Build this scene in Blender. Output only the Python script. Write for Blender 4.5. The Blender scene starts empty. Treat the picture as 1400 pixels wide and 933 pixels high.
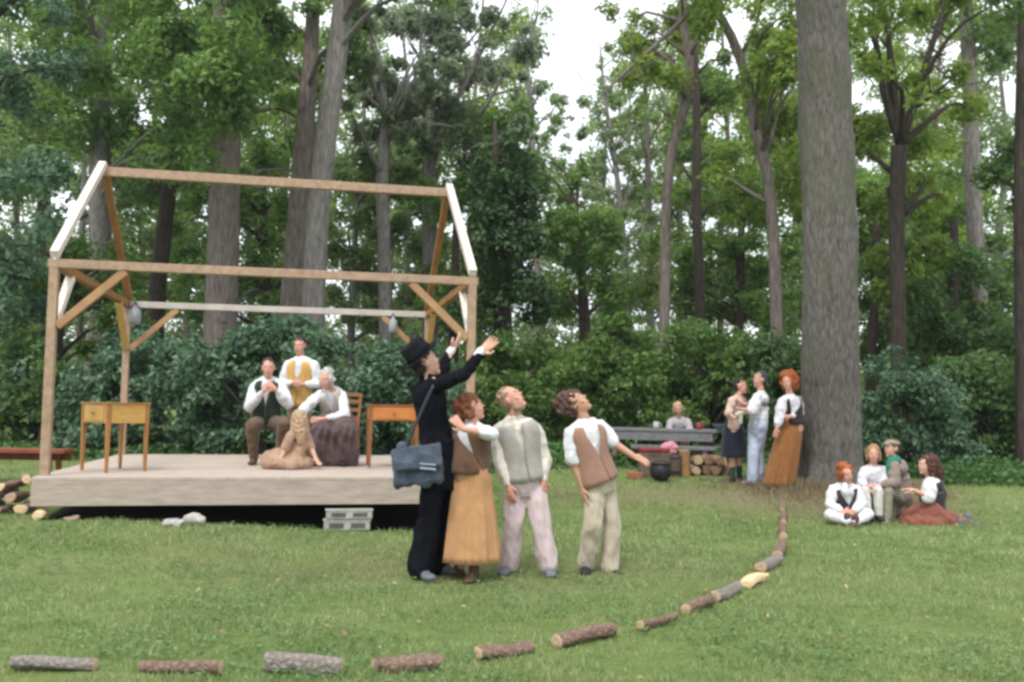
import bpy, math, random
import numpy as np
from mathutils import Vector, Matrix

random.seed(7); RNG = np.random.default_rng(11)
SC = bpy.context.scene; COL = SC.collection
R = math.radians

# ------------------------------------------------------------------ camera
F_PX = 1300.0; CAM = np.array([0.0, 0.0, 1.39]); PITCH = R(4.0); ROLL = R(0.86)
_F = np.array([0, math.cos(PITCH), math.sin(PITCH)]); _R0 = np.array([1.0, 0, 0]); _U0 = np.array([0, -math.sin(PITCH), math.cos(PITCH)])
_R = _R0*math.cos(ROLL) + _U0*math.sin(ROLL); _U = -_R0*math.sin(ROLL) + _U0*math.cos(ROLL)
def P(px, py, D):
    """world point seen at photo pixel (px,py) at depth D metres"""
    return CAM + D*(_F + _R*(px-700)/F_PX + _U*(466.5-py)/F_PX)
def ss(a, b, x):
    t = np.clip((x-a)/(b-a), 0, 1); return t*t*(3-2*t)
def terr(x, y):
    z = 0.22*ss(7.9, 9.3, y)*(1-ss(-5, 1.4, x))
    z = z + 0.30*ss(12.2, 15.0, y)*ss(-1.5, 1.5, x) + 0.08*ss(12.2, 15.0, y)*(1-ss(-1.5, 1.5, x))
    z = z + 0.35*ss(15.0, 23.0, y)
    z = z + 0.012*np.sin(x*1.3+y*.7) + 0.01*np.sin(x*.6-y*1.9+1)
    return z
def G(px, py):
    """ground point under photo pixel"""
    D = 3.0
    while D < 60:
        p = P(px, py, D)
        if p[2] <= terr(p[0], p[1]): return p, D
        D += 0.02
    return p, D
cd = bpy.data.cameras.new('camera'); cam = bpy.data.objects.new('camera', cd); COL.objects.link(cam)
cd.lens = F_PX/1400*36; cd.sensor_width = 36; cd.clip_end = 500; cd.clip_start = 0.1
m = Matrix(((_R[0], _U[0], -_F[0], 0), (_R[1], _U[1], -_F[1], 0), (_R[2], _U[2], -_F[2], 0), (0, 0, 0, 1)))
cam.matrix_world = Matrix.Translation(Vector(CAM)) @ m
SC.camera = cam

# ------------------------------------------------------------------ naming
def tag(o, label=None, cat=None, group=None, kind=None):
    if label: o['label'] = label
    if cat: o['category'] = cat
    if group: o['group'] = group
    if kind: o['kind'] = kind
    return o
def wloc(o):
    v = np.zeros(3)
    while o is not None: v = v + np.array(o.location); o = o.parent
    return v
def thing(name, label, cat, loc, group=None):
    o = bpy.data.objects.new(name, None); COL.objects.link(o); o.location = Vector(loc); o.empty_display_size = .1
    return tag(o, label, cat, group)
def obj(name, me, parent=None, base=None, mats=None):
    """link a mesh given in world coordinates as one object, under parent or with its origin at base"""
    o = bpy.data.objects.new(name, me)
    off = wloc(parent) if parent is not None else (np.zeros(3) if base is None else np.array(base))
    n = len(me.vertices); co = np.empty(n*3, np.float32); me.vertices.foreach_get('co', co)
    co = (co.reshape(-1, 3)-off).astype(np.float32); me.vertices.foreach_set('co', co.ravel()); me.update()
    COL.objects.link(o)
    if parent is not None: o.parent = parent
    elif base is not None: o.location = Vector(base)
    for mm in (mats or []): me.materials.append(mm)
    return o

# ------------------------------------------------------------------ mesh building
class MB:
    def __init__(s): s.v = []; s.f = []; s.m = []; s.n = 0
    def add(s, v, f, m=0):
        s.v.append(np.asarray(v, float)); s.f += [tuple(i+s.n for i in q) for q in f]; s.m += [m]*len(f); s.n += len(v); return s
    def loft(s, rings, cap=True, m=0, closed=True, mcap=None):
        rings = [np.asarray(r, float) for r in rings]; n = len(rings[0]); v = np.concatenate(rings); f = []
        for i in range(len(rings)-1):
            for j in range(n if closed else n-1):
                k = (j+1) % n; f.append((i*n+j, i*n+k, (i+1)*n+k, (i+1)*n+j))
        s.add(v, f, m)
        if cap and closed:
            b = s.n-len(v); mc = m if mcap is None else mcap
            s.f.append(tuple(b+j for j in range(n))[::-1]); s.m.append(mc)
            s.f.append(tuple(b+(len(rings)-1)*n+j for j in range(n))); s.m.append(mc)
        return s
    def cap(s, a, b, ra, rb, seg=12):
        """tapered capsule"""
        a = np.asarray(a, float); b = np.asarray(b, float); d = b-a; L = np.linalg.norm(d)
        if L < 1e-6: d = np.array([0, 0, 1.]); L = 1e-6
        d = d/L; x = np.cross(d, [0, 0, 1.] if abs(d[2]) < .9 else [1., 0, 0]); x /= np.linalg.norm(x); y = np.cross(d, x)
        t = np.linspace(0, 2*math.pi, seg, endpoint=False); circ = np.outer(np.cos(t), x)+np.outer(np.sin(t), y)
        rings = []
        for ph in (-80, -50, -25): rings.append(a+d*ra*math.sin(R(ph))+circ*ra*math.cos(R(ph)))
        rings.append(a+circ*ra); rings.append((a+b)/2+circ*(ra+rb)/2); rings.append(b+circ*rb)
        for ph in (25, 50, 80): rings.append(b+d*rb*math.sin(R(ph))+circ*rb*math.cos(R(ph)))
        return s.loft(rings)
    def chain(s, pts, rad):
        for i in range(len(pts)-1): s.cap(pts[i], pts[i+1], rad[i], rad[i+1])
        return s
    def ell(s, c, ax, seg=16, m=0):
        """ellipsoid, ax = three scaled axis vectors"""
        c = np.asarray(c, float); rings = []
        for ph in np.linspace(-82, 82, 10):
            t = np.linspace(0, 2*math.pi, seg, endpoint=False)
            rings.append(c+np.outer(np.cos(t)*math.cos(R(ph)), ax[0])+np.outer(np.sin(t)*math.cos(R(ph)), ax[1])+np.array(ax[2])*math.sin(R(ph)))
        return s.loft(rings, m=m)
    def box(s, c, ax, bev=0.0, m=0):
        """box with half-axis vectors, small bevel via chamfered loft"""
        c = np.asarray(c, float); X, Y, Z = [np.asarray(a, float) for a in ax]
        lx, ly, lz = [max(np.linalg.norm(a), 1e-6) for a in (X, Y, Z)]
        b = min(bev, lx*.45, ly*.45, lz*.45)
        if b <= 0: b = 1e-4
        def ring(zf, sh):
            kx = 1-sh/lx; ky = 1-sh/ly; bx = b/lx; by = b/ly; q = []
            for (sx, sy, o) in ((-1, -1, 0), (1, -1, 1), (1, 1, 0), (-1, 1, 1)):
                p1 = (sx*kx, sy*(ky-by)); p2 = (sx*(kx-bx), sy*ky)
                q += [p1, p2] if o == 0 else [p2, p1]
            return [c+X*u+Y*w+Z*zf for u, w in q]
        return s.loft([ring(-1, b*.8), ring(-1+b/lz, 0), ring(1-b/lz, 0), ring(1, b*.8)], m=m)
    def beam(s, a, b, w, h, up=(0, 0, 1), bev=.004):
        a = np.asarray(a, float); b = np.asarray(b, float); d = b-a; L = np.linalg.norm(d); d = d/L
        x = np.cross(d, up); x /= np.linalg.norm(x); z = np.cross(x, d)
        return s.box((a+b)/2, (x*w/2, z*h/2, d*L/2), bev)
    def mesh(s, name='m', smooth=False):
        me = bpy.data.meshes.new(name); v = np.concatenate(s.v)
        me.from_pydata(v.tolist(), [], s.f); me.polygons.foreach_set('material_index', s.m)
        if smooth: me.polygons.foreach_set('use_smooth', [True]*len(me.polygons))
        me.update(); return me
    def build(s, name, mats, parent=None, base=None, smooth=False):
        if not isinstance(mats, (list, tuple)): mats = [mats]
        return obj(name, s.mesh(name, smooth), parent, base, mats)
def snoise(p, f, seed=0):
    """cheap smooth noise from warped sines, about -1..1"""
    r = np.random.default_rng(seed); o = np.zeros(len(p))
    for k in range(5):
        d = r.normal(size=3); d /= np.linalg.norm(d); o += np.sin(p@d*f*(1+.45*k)+r.uniform(0, 6)+1.3*np.sin(p@np.roll(d, 1)*f*.7+r.uniform(0, 6)))
    return o/5*1.4
def organic(mb, voxel, smooth=3, wr=0.0, wf=18, seed=0, fold=0):
    """fuse the collected shapes into one continuous skin"""
    me = mb.mesh('tmp'); o = bpy.data.objects.new('tmp', me); COL.objects.link(o)
    md = o.modifiers.new('r', 'REMESH'); md.mode = 'VOXEL'; md.voxel_size = voxel
    if smooth:
        sm = o.modifiers.new('s', 'SMOOTH'); sm.factor = .5; sm.iterations = smooth
    dg = bpy.context.evaluated_depsgraph_get(); out = bpy.data.meshes.new_from_object(o.evaluated_get(dg))
    bpy.data.objects.remove(o); bpy.data.meshes.remove(me)
    if wr:
        n = len(out.vertices); co = np.empty(n*3, np.float32); out.vertices.foreach_get('co', co); co = co.reshape(-1, 3)
        no = np.empty(n*3, np.float32); out.vertices.foreach_get('normal', no); no = no.reshape(-1, 3)
        a = snoise(co*np.array([1, 1, .5]), wf, seed)*.8-2.2*np.abs(snoise(co*np.array([1, 1, .6]), wf*1.5, seed+1))+.5*snoise(co, wf*3, seed+2)+.5
        if fold: a = .4*a+fold*np.sin(co[:, 0]*62+1.6*np.sin(co[:, 2]*11+seed)+co[:, 1]*30)*(1-np.abs(no[:, 2]))+.5*fold*np.sin(co[:, 0]*24-co[:, 1]*38+2*np.sin(co[:, 2]*7))
        co = co+no*(wr*a)[:, None]; out.vertices.foreach_set('co', co.astype(np.float32).ravel())
    out.polygons.foreach_set('use_smooth', [True]*len(out.polygons)); out.update()
    return out

# ------------------------------------------------------------------ materials
def nm(name):
    mt = bpy.data.materials.new(name); mt.use_nodes = True; nt = mt.node_tree; nt.nodes.clear(); return mt, nt
def N(nt, t, **kw):
    n = nt.nodes.new(t)
    for k, v in kw.items():
        if k in n.inputs: n.inputs[k].default_value = v
        else: setattr(n, k, v)
    return n
def ramp(nt, fac, stops):
    r = nt.nodes.new('ShaderNodeValToRGB'); e = r.color_ramp.elements
    while len(e) < len(stops): e.new(.5)
    for q, (p, c) in zip(e, stops): q.position = p; q.color = (*c, 1)
    nt.links.new(fac, r.inputs[0]); return r.outputs[0]
_mc = {}
def pm(name, c1, c2=None, scale=8, rough=.8, bump=.2, stretch=(1, 1, 1), fine=60, bd=.01, spec=.25, metal=0, sheen=0, spots=None):
    """general procedural surface: two tones of noise, fine bump"""
    if name in _mc: return _mc[name]
    c2 = c2 or tuple(x*.72 for x in c1)
    mt, nt = nm(name); L = nt.links.new
    tc = N(nt, 'ShaderNodeTexCoord'); mp = N(nt, 'ShaderNodeMapping'); mp.inputs['Scale'].default_value = stretch
    L(tc.outputs['Object'], mp.inputs[0])
    n1 = N(nt, 'ShaderNodeTexNoise', Scale=scale, Detail=6.0, Roughness=.6); L(mp.outputs[0], n1.inputs['Vector'])
    n2 = N(nt, 'ShaderNodeTexNoise', Scale=fine, Detail=4.0, Roughness=.6); L(mp.outputs[0], n2.inputs['Vector'])
    mx = N(nt, 'ShaderNodeMath', operation='MULTIPLY_ADD'); L(n2.outputs[0], mx.inputs[0]); mx.inputs[1].default_value = .35
    mm = N(nt, 'ShaderNodeMath', operation='MULTIPLY'); L(n1.outputs[0], mm.inputs[0]); mm.inputs[1].default_value = .65; L(mm.outputs[0], mx.inputs[2])
    st = [(.36, c2), (.62, c1)]
    if spots: st = [(.30, spots), (.4, c2), (.62, c1)]
    col = ramp(nt, mx.outputs[0], st)
    b = N(nt, 'ShaderNodeBsdfPrincipled'); L(col, b.inputs['Base Color']); b.inputs['Roughness'].default_value = rough
    b.inputs['Specular IOR Level'].default_value = spec; b.inputs['Metallic'].default_value = metal
    if sheen: b.inputs['Sheen Weight'].default_value = sheen
    if bump:
        bp = N(nt, 'ShaderNodeBump'); bp.inputs['Strength'].default_value = bump; bp.inputs['Distance'].default_value = bd
        L(mx.outputs[0], bp.inputs['Height']); L(bp.outputs[0], b.inputs['Normal'])
    o = N(nt, 'ShaderNodeOutputMaterial'); L(b.outputs[0], o.inputs[0]); _mc[name] = mt; return mt
def cloth(name, c, c2=None, **k): return pm('cloth_'+name, c, c2 or tuple(x*.8 for x in c), scale=9, rough=.92, bump=.35, fine=140, bd=.006, spec=.12, sheen=.15, **k)
def leafmat(name, ca, cb, cc, trans=.3, yellow=None, ns=.55):
    mt, nt = nm(name); L = nt.links.new
    g = N(nt, 'ShaderNodeNewGeometry'); tc = N(nt, 'ShaderNodeTexCoord')
    n1 = N(nt, 'ShaderNodeTexNoise', Scale=ns, Detail=5.0); L(tc.outputs['Object'], n1.inputs['Vector'])
    ad = N(nt, 'ShaderNodeMath', operation='MULTIPLY_ADD'); L(g.outputs['Random Per Island'], ad.inputs[0]); ad.inputs[1].default_value = .45
    mm = N(nt, 'ShaderNodeMath', operation='MULTIPLY'); L(n1.outputs[0], mm.inputs[0]); mm.inputs[1].default_value = .6; L(mm.outputs[0], ad.inputs[2])
    st = [(.25, ca), (.5, cb), (.8, cc)]
    if yellow: st.append((.93, yellow))
    col = ramp(nt, ad.outputs[0], st)
    b = N(nt, 'ShaderNodeBsdfPrincipled'); L(col, b.inputs['Base Color']); b.inputs['Roughness'].default_value = .55; b.inputs['Specular IOR Level'].default_value = .35
    t = N(nt, 'ShaderNodeBsdfTranslucent'); hs = N(nt, 'ShaderNodeHueSaturation'); hs.inputs['Value'].default_value = 1.6; hs.inputs['Saturation'].default_value = 1.1
    L(col, hs.inputs['Color']); L(hs.outputs[0], t.inputs[0])
    mx = N(nt, 'ShaderNodeMixShader'); mx.inputs[0].default_value = trans; L(b.outputs[0], mx.inputs[1]); L(t.outputs[0], mx.inputs[2])
    o = N(nt, 'ShaderNodeOutputMaterial'); L(mx.outputs[0], o.inputs[0]); return mt
def barkmat(name, c1, c2, vs=(9, 9, 1.6), moss=None):
    mt, nt = nm(name); L = nt.links.new
    tc = N(nt, 'ShaderNodeTexCoord'); mp = N(nt, 'ShaderNodeMapping'); mp.inputs['Scale'].default_value = vs; L(tc.outputs['Object'], mp.inputs[0])
    vo = N(nt, 'ShaderNodeTexVoronoi', Scale=1.6); vo.feature = 'DISTANCE_TO_EDGE'; n0 = N(nt, 'ShaderNodeTexNoise', Scale=1.2, Detail=5.0, Roughness=.7); L(mp.outputs[0], n0.inputs['Vector'])
    ad = N(nt, 'ShaderNodeMixRGB'); ad.inputs[0].default_value = .25; L(mp.outputs[0], ad.inputs[1]); L(n0.outputs['Color'], ad.inputs[2]); L(ad.outputs[0], vo.inputs['Vector'])
    mm = N(nt, 'ShaderNodeMath', operation='MULTIPLY_ADD'); L(vo.outputs['Distance'], mm.inputs[0]); mm.inputs[1].default_value = .9; L(n0.outputs[0], mm.inputs[2])
    col = ramp(nt, mm.outputs[0], [(.35, c2), (.55, tuple((a+b)/2 for a, b in zip(c1, c2))), (.85, c1)])
    n3 = N(nt, 'ShaderNodeTexNoise', Scale=1.1, Detail=3.0); L(tc.outputs['Object'], n3.inputs['Vector'])
    if moss:
        mr = ramp(nt, n3.outputs[0], [(.5, (0, 0, 0)), (.68, (.7, .7, .7))]); mxc = N(nt, 'ShaderNodeMixRGB'); L(mr, mxc.inputs[0]); L(col, mxc.inputs[1]); mxc.inputs[2].default_value = (*moss, 1); col = mxc.outputs[0]
    b = N(nt, 'ShaderNodeBsdfPrincipled'); L(col, b.inputs['Base Color']); b.inputs['Roughness'].default_value = .95; b.inputs['Specular IOR Level'].default_value = .1
    bp = N(nt, 'ShaderNodeBump'); bp.inputs['Strength'].default_value = .9; bp.inputs['Distance'].default_value = .04; L(mm.outputs[0], bp.inputs['Height']); L(bp.outputs[0], b.inputs['Normal'])
    o = N(nt, 'ShaderNodeOutputMaterial'); L(b.outputs[0], o.inputs[0]); return mt

# ------------------------------------------------------------------ light and sky
w = bpy.data.worlds.new('World'); SC.world = w; w.use_nodes = True; nt = w.node_tree; nt.nodes.clear(); L = nt.links.new
SUN_EL, SUN_ROT = R(58), R(200)
sky = N(nt, 'ShaderNodeTexSky'); sky.sky_type = 'NISHITA'; sky.sun_disc = False; sky.sun_elevation = SUN_EL; sky.sun_rotation = SUN_ROT; sky.dust_density = 4; sky.air_density = 1.2; sky.ozone_density = 1
tc = N(nt, 'ShaderNodeTexCoord'); cl = N(nt, 'ShaderNodeTexNoise', Scale=2.2, Detail=6.0, Roughness=.55); L(tc.outputs['Generated'], cl.inputs['Vector'])
cr = ramp(nt, cl.outputs[0], [(.25, (9, 9.6, 10.6)), (.7, (16, 16.4, 17.2))])
mx = N(nt, 'ShaderNodeMixRGB'); mx.inputs[0].default_value = .85; L(sky.outputs[0], mx.inputs[1]); L(cr, mx.inputs[2])
bg = N(nt, 'ShaderNodeBackground'); bg.inputs[1].default_value = .10; L(mx.outputs[0], bg.inputs[0])
wo = N(nt, 'ShaderNodeOutputWorld'); L(bg.outputs[0], wo.inputs[0])
sd = bpy.data.lights.new('sun', 'SUN'); sd.energy = 2.0; sd.angle = R(13); sd.color = (1, .97, .92)
so = bpy.data.objects.new('sun', sd); COL.objects.link(so)
so.rotation_euler = Vector((-math.sin(SUN_ROT)*math.cos(SUN_EL), -math.cos(SUN_ROT)*math.cos(SUN_EL), -math.sin(SUN_EL))).to_track_quat('-Z', 'Y').to_euler()
SC.view_settings.view_transform = 'Standard'; SC.view_settings.look = 'None'; SC.view_settings.gamma = 1; SC.view_settings.exposure = 0.42
SC.cycles.max_bounces = 6; SC.cycles.diffuse_bounces = 3; SC.cycles.transmission_bounces = 3; SC.cycles.use_denoising = True
SC.cycles.filter_width = 3.0
# ------------------------------------------------------------------ ground
TREE_BASE = P(1137, 648, 14.4)
def soil(x, y):
    """how bare the ground is: trodden soil round the big tree and a worn strip beside it"""
    d1 = np.hypot((x-TREE_BASE[0]+.3)/2.3, (y-TREE_BASE[1]+.7)/1.9)
    d2 = np.hypot((x-3.0)/4.0, (y-13.7)/.9)
    n = .25*np.sin(x*3.1+1)*np.sin(y*2.7)+.15*np.sin(x*7+y*5)
    return np.clip(np.maximum(np.maximum(1.1-d1, .62*(1.15-d2)), .30*(1.3-np.hypot((x+.6)/3.2, (y-8.3)/1.1)))+n*.35, 0, 1)
xs = np.concatenate([np.linspace(-70, -14, 22), np.linspace(-13.5, 16, 170), np.linspace(17, 70, 22)])
ys = np.concatenate([np.linspace(-12, 2, 10), np.linspace(2.3, 24, 160), np.linspace(26, 130, 30)])
X, Y = np.meshgrid(xs, ys); Z = terr(X, Y)+0*X+np.where(Y < 26, .006*np.sin(X*5.1)*np.sin(Y*4.3), 0)
nx = len(xs); v = np.stack([X, Y, Z], -1).reshape(-1, 3); f = [(i*nx+j, i*nx+j+1, (i+1)*nx+j+1, (i+1)*nx+j) for i in range(len(ys)-1) for j in range(nx-1)]
mb = MB(); mb.add(v, f)
mt, nt = nm('lawn_soil'); L = nt.links.new
at = N(nt, 'ShaderNodeAttribute'); at.attribute_name = 'soil'; tc = N(nt, 'ShaderNodeTexCoord')
n1 = N(nt, 'ShaderNodeTexNoise', Scale=.9, Detail=7.0, Roughness=.65); L(tc.outputs['Object'], n1.inputs['Vector'])
n2 = N(nt, 'ShaderNodeTexNoise', Scale=22.0, Detail=6.0, Roughness=.7); L(tc.outputs['Object'], n2.inputs['Vector'])
ad = N(nt, 'ShaderNodeMath', operation='MULTIPLY_ADD'); L(n2.outputs[0], ad.inputs[0]); ad.inputs[1].default_value = .5; h = N(nt, 'ShaderNodeMath', operation='MULTIPLY'); L(n1.outputs[0], h.inputs[0]); h.inputs[1].default_value = .5; L(h.outputs[0], ad.inputs[2])
g = ramp(nt, ad.outputs[0], [(.3, (.06, .09, .025)), (.5, (.13, .18, .055)), (.68, (.22, .25, .10))])
s_ = ramp(nt, n2.outputs[0], [(.3, (.10, .07, .045)), (.7, (.27, .21, .145))])
mxc = N(nt, 'ShaderNodeMixRGB'); L(at.outputs['Fac'], mxc.inputs[0]); L(g, mxc.inputs[1]); L(s_, mxc.inputs[2])
at2 = N(nt, 'ShaderNodeAttribute'); at2.attribute_name = 'deck_shade'; mxd = N(nt, 'ShaderNodeMixRGB'); L(at2.outputs['Fac'], mxd.inputs[0]); L(mxc.outputs[0], mxd.inputs[1]); mxd.inputs[2].default_value = (.022, .017, .013, 1)
b = N(nt, 'ShaderNodeBsdfPrincipled'); L(mxd.outputs[0], b.inputs['Base Color']); b.inputs['Roughness'].default_value = .95; b.inputs['Specular IOR Level'].default_value = .1
bp = N(nt, 'ShaderNodeBump'); bp.inputs['Strength'].default_value = .8; bp.inputs['Distance'].default_value = .03; L(n2.outputs[0], bp.inputs['Height']); L(bp.outputs[0], b.inputs['Normal'])
o = N(nt, 'ShaderNodeOutputMaterial'); L(b.outputs[0], o.inputs[0])
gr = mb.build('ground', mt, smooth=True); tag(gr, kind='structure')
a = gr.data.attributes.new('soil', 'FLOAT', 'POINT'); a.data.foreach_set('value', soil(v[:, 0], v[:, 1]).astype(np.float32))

# stage frame of reference
AW = np.array([math.sin(R(78)), math.cos(R(78)), 0]); AV = np.array([-AW[1], AW[0], 0]); AZ = np.array([0, 0, 1.])
S0 = P(61, 650, 9.56); S0[2] = .64; DECK = .64
def S(u, v, z=0): return S0+AW*u+AV*v+AZ*z
SW, SD, SH = 4.32, 4.05, 2.19
def stage_uv(x, y):
    dx = x-S0[0]; dy = y-S0[1]; return dx*AW[0]+dy*AW[1], dx*AV[0]+dy*AV[1]

# bare earth under the deck, painted near-black in place of deep shade
su, sv = stage_uv(v[:, 0], v[:, 1]); a = gr.data.attributes.new('deck_shade', 'FLOAT', 'POINT')
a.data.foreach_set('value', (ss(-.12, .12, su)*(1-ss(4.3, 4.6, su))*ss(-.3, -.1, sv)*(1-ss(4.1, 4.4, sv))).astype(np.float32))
# ------------------------------------------------------------------ grass
def blades(n, d0, d1, hmin, hmax, wbase, pw=1.0):
    u = RNG.uniform(0, 1, n)
    D = (d0**(1-pw)+(d1**(1-pw)-d0**(1-pw))*u)**(1/(1-pw)) if pw != 1 else d0*(d1/d0)**u
    x = D*RNG.uniform(-.68, .68, n); y = D+RNG.uniform(-.1, .1, n)
    su, sv = stage_uv(x, y)
    clump = np.clip(.5+.35*snoise(np.stack([x, y, 0*x], -1), 3.1, 5)+.4*snoise(np.stack([x, y, 0*x], -1), 11, 6), 0, 1.1)
    keep = ~((su > -.1) & (su < SW+.2) & (sv > -.22) & (sv < SD+.2)) & (RNG.uniform(0, 1, n) > soil(x, y)*1.0) & (RNG.uniform(0, 1, n) < .35+.9*clump)
    x, y, D, clump = x[keep], y[keep], D[keep], clump[keep]; n = len(x)
    h = RNG.uniform(hmin, hmax, n)*(.45+1.0*clump); th = RNG.uniform(0, 2*math.pi, n); wd = wbase*(.6+D/8)*RNG.uniform(.7, 1.4, n)
    lean = RNG.uniform(.3, 1.1, n)*h; ph = RNG.uniform(0, 2*math.pi, n); z = terr(x, y)-.004
    dx, dy = np.cos(th)*wd, np.sin(th)*wd
    v = np.empty((n, 3, 3), np.float32)
    v[:, 0] = np.stack([x-dx, y-dy, z], -1); v[:, 1] = np.stack([x+dx, y+dy, z], -1); v[:, 2] = np.stack([x+np.cos(ph)*lean, y+np.sin(ph)*lean, z+h], -1)
    return v
def tri_mesh(name, v):
    n = len(v)//1; k = v.shape[1]
    me = bpy.data.meshes.new(name); me.vertices.add(n*k); me.vertices.foreach_set('co', v.astype(np.float32).ravel())
    if k == 3: idx = np.arange(n*3, dtype=np.int32)
    else: idx = (np.arange(n)[:, None]*4+np.array([0, 1, 2, 0, 2, 3])[None]).astype(np.int32).ravel()
    nl = len(idx); me.loops.add(nl); me.loops.foreach_set('vertex_index', idx)
    me.polygons.add(nl//3); me.polygons.foreach_set('loop_start', np.arange(0, nl, 3, dtype=np.int32)); me.polygons.foreach_set('loop_total', np.full(nl//3, 3, np.int32))
    me.update(calc_edges=True); return me
GRASS = leafmat('grass_blades', (.11, .165, .05), (.22, .29, .11), (.39, .41, .21), .3, (.47, .42, .26), 1.3)
gv = np.concatenate([blades(170000, 3.6, 9.5, .018, .05, .0022), blades(110000, 8.5, 24, .025, .06, .0032)])
tag(obj('grass', tri_mesh('grass', gv), mats=[GRASS]), 'short trodden lawn grass growing across the clearing', 'grass', kind='stuff')
# fallen leaves
n = 150; D = 4*(17/4)**RNG.uniform(0, 1, n); x = D*RNG.uniform(-.6, .6, n); y = D; su, sv = stage_uv(x, y); kp = ~((su > -.1) & (su < SW+.2) & (sv > -.3) & (sv < SD+.2)); x, y = x[kp], y[kp]; n = len(x)
th = RNG.uniform(0, 6.28, n); r_ = RNG.uniform(.012, .03, n); z = terr(x, y)+RNG.uniform(.02, .045, n)
v = np.empty((n, 4, 3)); 
for k in range(4):
    q = th+k*math.pi/2; rr = r_*(1 if k % 2 else .6); v[:, k] = np.stack([x+np.cos(q)*rr, y+np.sin(q)*rr, z+RNG.uniform(-.012, .012, n)], -1)
LITTER = leafmat('fallen_leaves', (.20, .11, .05), (.36, .25, .10), (.5, .42, .22), .1)
tag(obj('leaf_litter', tri_mesh('leaf_litter', v), mats=[LITTER]), 'scattered brown and yellow fallen leaves on the lawn', 'fallen leaves', kind='stuff')

# clover and broad weeds in the turf
n = 26000; D = 3.8*(15/3.8)**RNG.uniform(0, 1, n); x = D*RNG.uniform(-.64, .64, n); y = D; cl0 = snoise(np.stack([x, y, 0*x], -1), 1.7, 21)+.5*snoise(np.stack([x, y, 0*x], -1), 6, 22); su, sv = stage_uv(x, y)
kp = (cl0 > .15) & (soil(x, y) < .4) & ~((su > -.1) & (su < SW+.2) & (sv > -.25) & (sv < SD+.2)); x, y, D = x[kp], y[kp], D[kp]; n = len(x)
th = RNG.uniform(0, 6.28, n); r_ = RNG.uniform(.008, .02, n)*(.7+D/14); z = terr(x, y)+RNG.uniform(.02, .05, n); v = np.empty((n, 4, 3))
for k in range(4):
    q = th+k*math.pi/2; rr = r_*(1 if k % 2 else .7); v[:, k] = np.stack([x+np.cos(q)*rr, y+np.sin(q)*rr, z+RNG.uniform(-.008, .008, n)], -1)
tag(obj('clover', tri_mesh('clover', v), mats=[leafmat('clover_leaves', (.05, .11, .03), (.10, .19, .06), (.19, .30, .11), .3)]), 'patches of clover and broad leaved weeds in the lawn', 'clover', kind='stuff')
# ------------------------------------------------------------------ stage
DECKM = pm('deck_wood', (.48, .405, .345), (.34, .275, .225), scale=5, rough=.85, bump=.3, stretch=(1.2, 7, 7), fine=40)
FASC = pm('fascia_wood', (.45, .375, .315), (.31, .25, .205), scale=3, rough=.8, bump=.2, stretch=(1, 5, 8))
FRM = pm('frame_wood', (.42, .295, .20), (.27, .18, .12), scale=3.5, rough=.75, bump=.25, stretch=(4, 4, 4), fine=50)
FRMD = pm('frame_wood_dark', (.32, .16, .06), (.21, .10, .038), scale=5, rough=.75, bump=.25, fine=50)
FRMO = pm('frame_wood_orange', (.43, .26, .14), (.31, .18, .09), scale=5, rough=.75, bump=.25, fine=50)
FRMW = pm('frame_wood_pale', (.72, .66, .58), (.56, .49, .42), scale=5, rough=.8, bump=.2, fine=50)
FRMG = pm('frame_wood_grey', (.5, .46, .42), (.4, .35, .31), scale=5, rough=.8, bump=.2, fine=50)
st = thing('stage_platform', 'low timber stage deck of pale boards standing in the clearing', 'stage', S(SW/2, SD/2, -.42))
U0, U1, V0, V1 = -.06, SW+.16, -.25, SD+.15
mb = MB(); k = 0; vv = V0
while vv < V1-.02:
    wv = min(.143, V1-vv); mb.box(S((U0+U1)/2, vv+wv/2, -.018+RNG.uniform(-.002, .002)), (AW*(U1-U0)/2, AV*(wv/2-.003), AZ*.018), .003); vv += .143
mb.build('deck', DECKM, st)
mb = MB(); mb.box(S((U0+U1)/2, V0+.022, -.162), (AW*((U1-U0)/2-.002), AV*.02, AZ*.122), .004); mb.build('fascia', FASC, st)
for uu in (U0+.022, U1-.022):
    mb = MB(); mb.box(S(uu, (V0+V1)/2+.02, -.162), (AW*.02, AV*((V1-V0)/2-.05), AZ*.122), .004); mb.build('side_board', FASC, st)
mb = MB(); mb.box(S((U0+U1)/2, V1-.022, -.26), (AW*((U1-U0)/2-.05), AV*.02, AZ*.22), .004); mb.build('light_block_board', FRMG, st)  # board added at the rear to keep light out from under the deck
for k in range(8):
    mb = MB(); mb.box(S(.45+k*.5, (V0+V1)/2, -.15), (AW*.02, AV*((V1-V0)/2-.07), AZ*.11), .003); mb.build('joist', FRMG, st)
fr = thing('timber_frame', 'open gabled timber house frame standing on the stage deck', 'timber frame', S(SW/2, SD/2, 0.0))
T = .088
for (u, v_) in ((0, 0), (SW, 0), (0, SD), (SW, SD)):
    mb = MB(); mb.box(S(u, v_, (SH-T)/2+.0), (AW*T/2, AV*T/2, AZ*((SH-T)/2-.001)), .006); mb.build('post', FRM, fr)
def fbeam(name, a, b, mat, w_=T, h_=T, up=(0, 0, 1)): mb = MB(); mb.beam(a, b, w_, h_, up); return mb.build(name, mat, fr)
zt = SH-T/2
fbeam('eave_beam', S(-.06, 0, zt), S(SW+.06, 0, zt), FRM)
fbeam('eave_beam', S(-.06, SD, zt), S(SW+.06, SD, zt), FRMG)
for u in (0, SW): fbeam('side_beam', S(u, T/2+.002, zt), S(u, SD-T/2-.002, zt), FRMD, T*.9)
RZ = 3.64
fbeam('ridge_beam', S(-.08, SD/2, RZ-.05), S(SW+.08, SD/2, RZ-.05), FRM, .09, .11)
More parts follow.
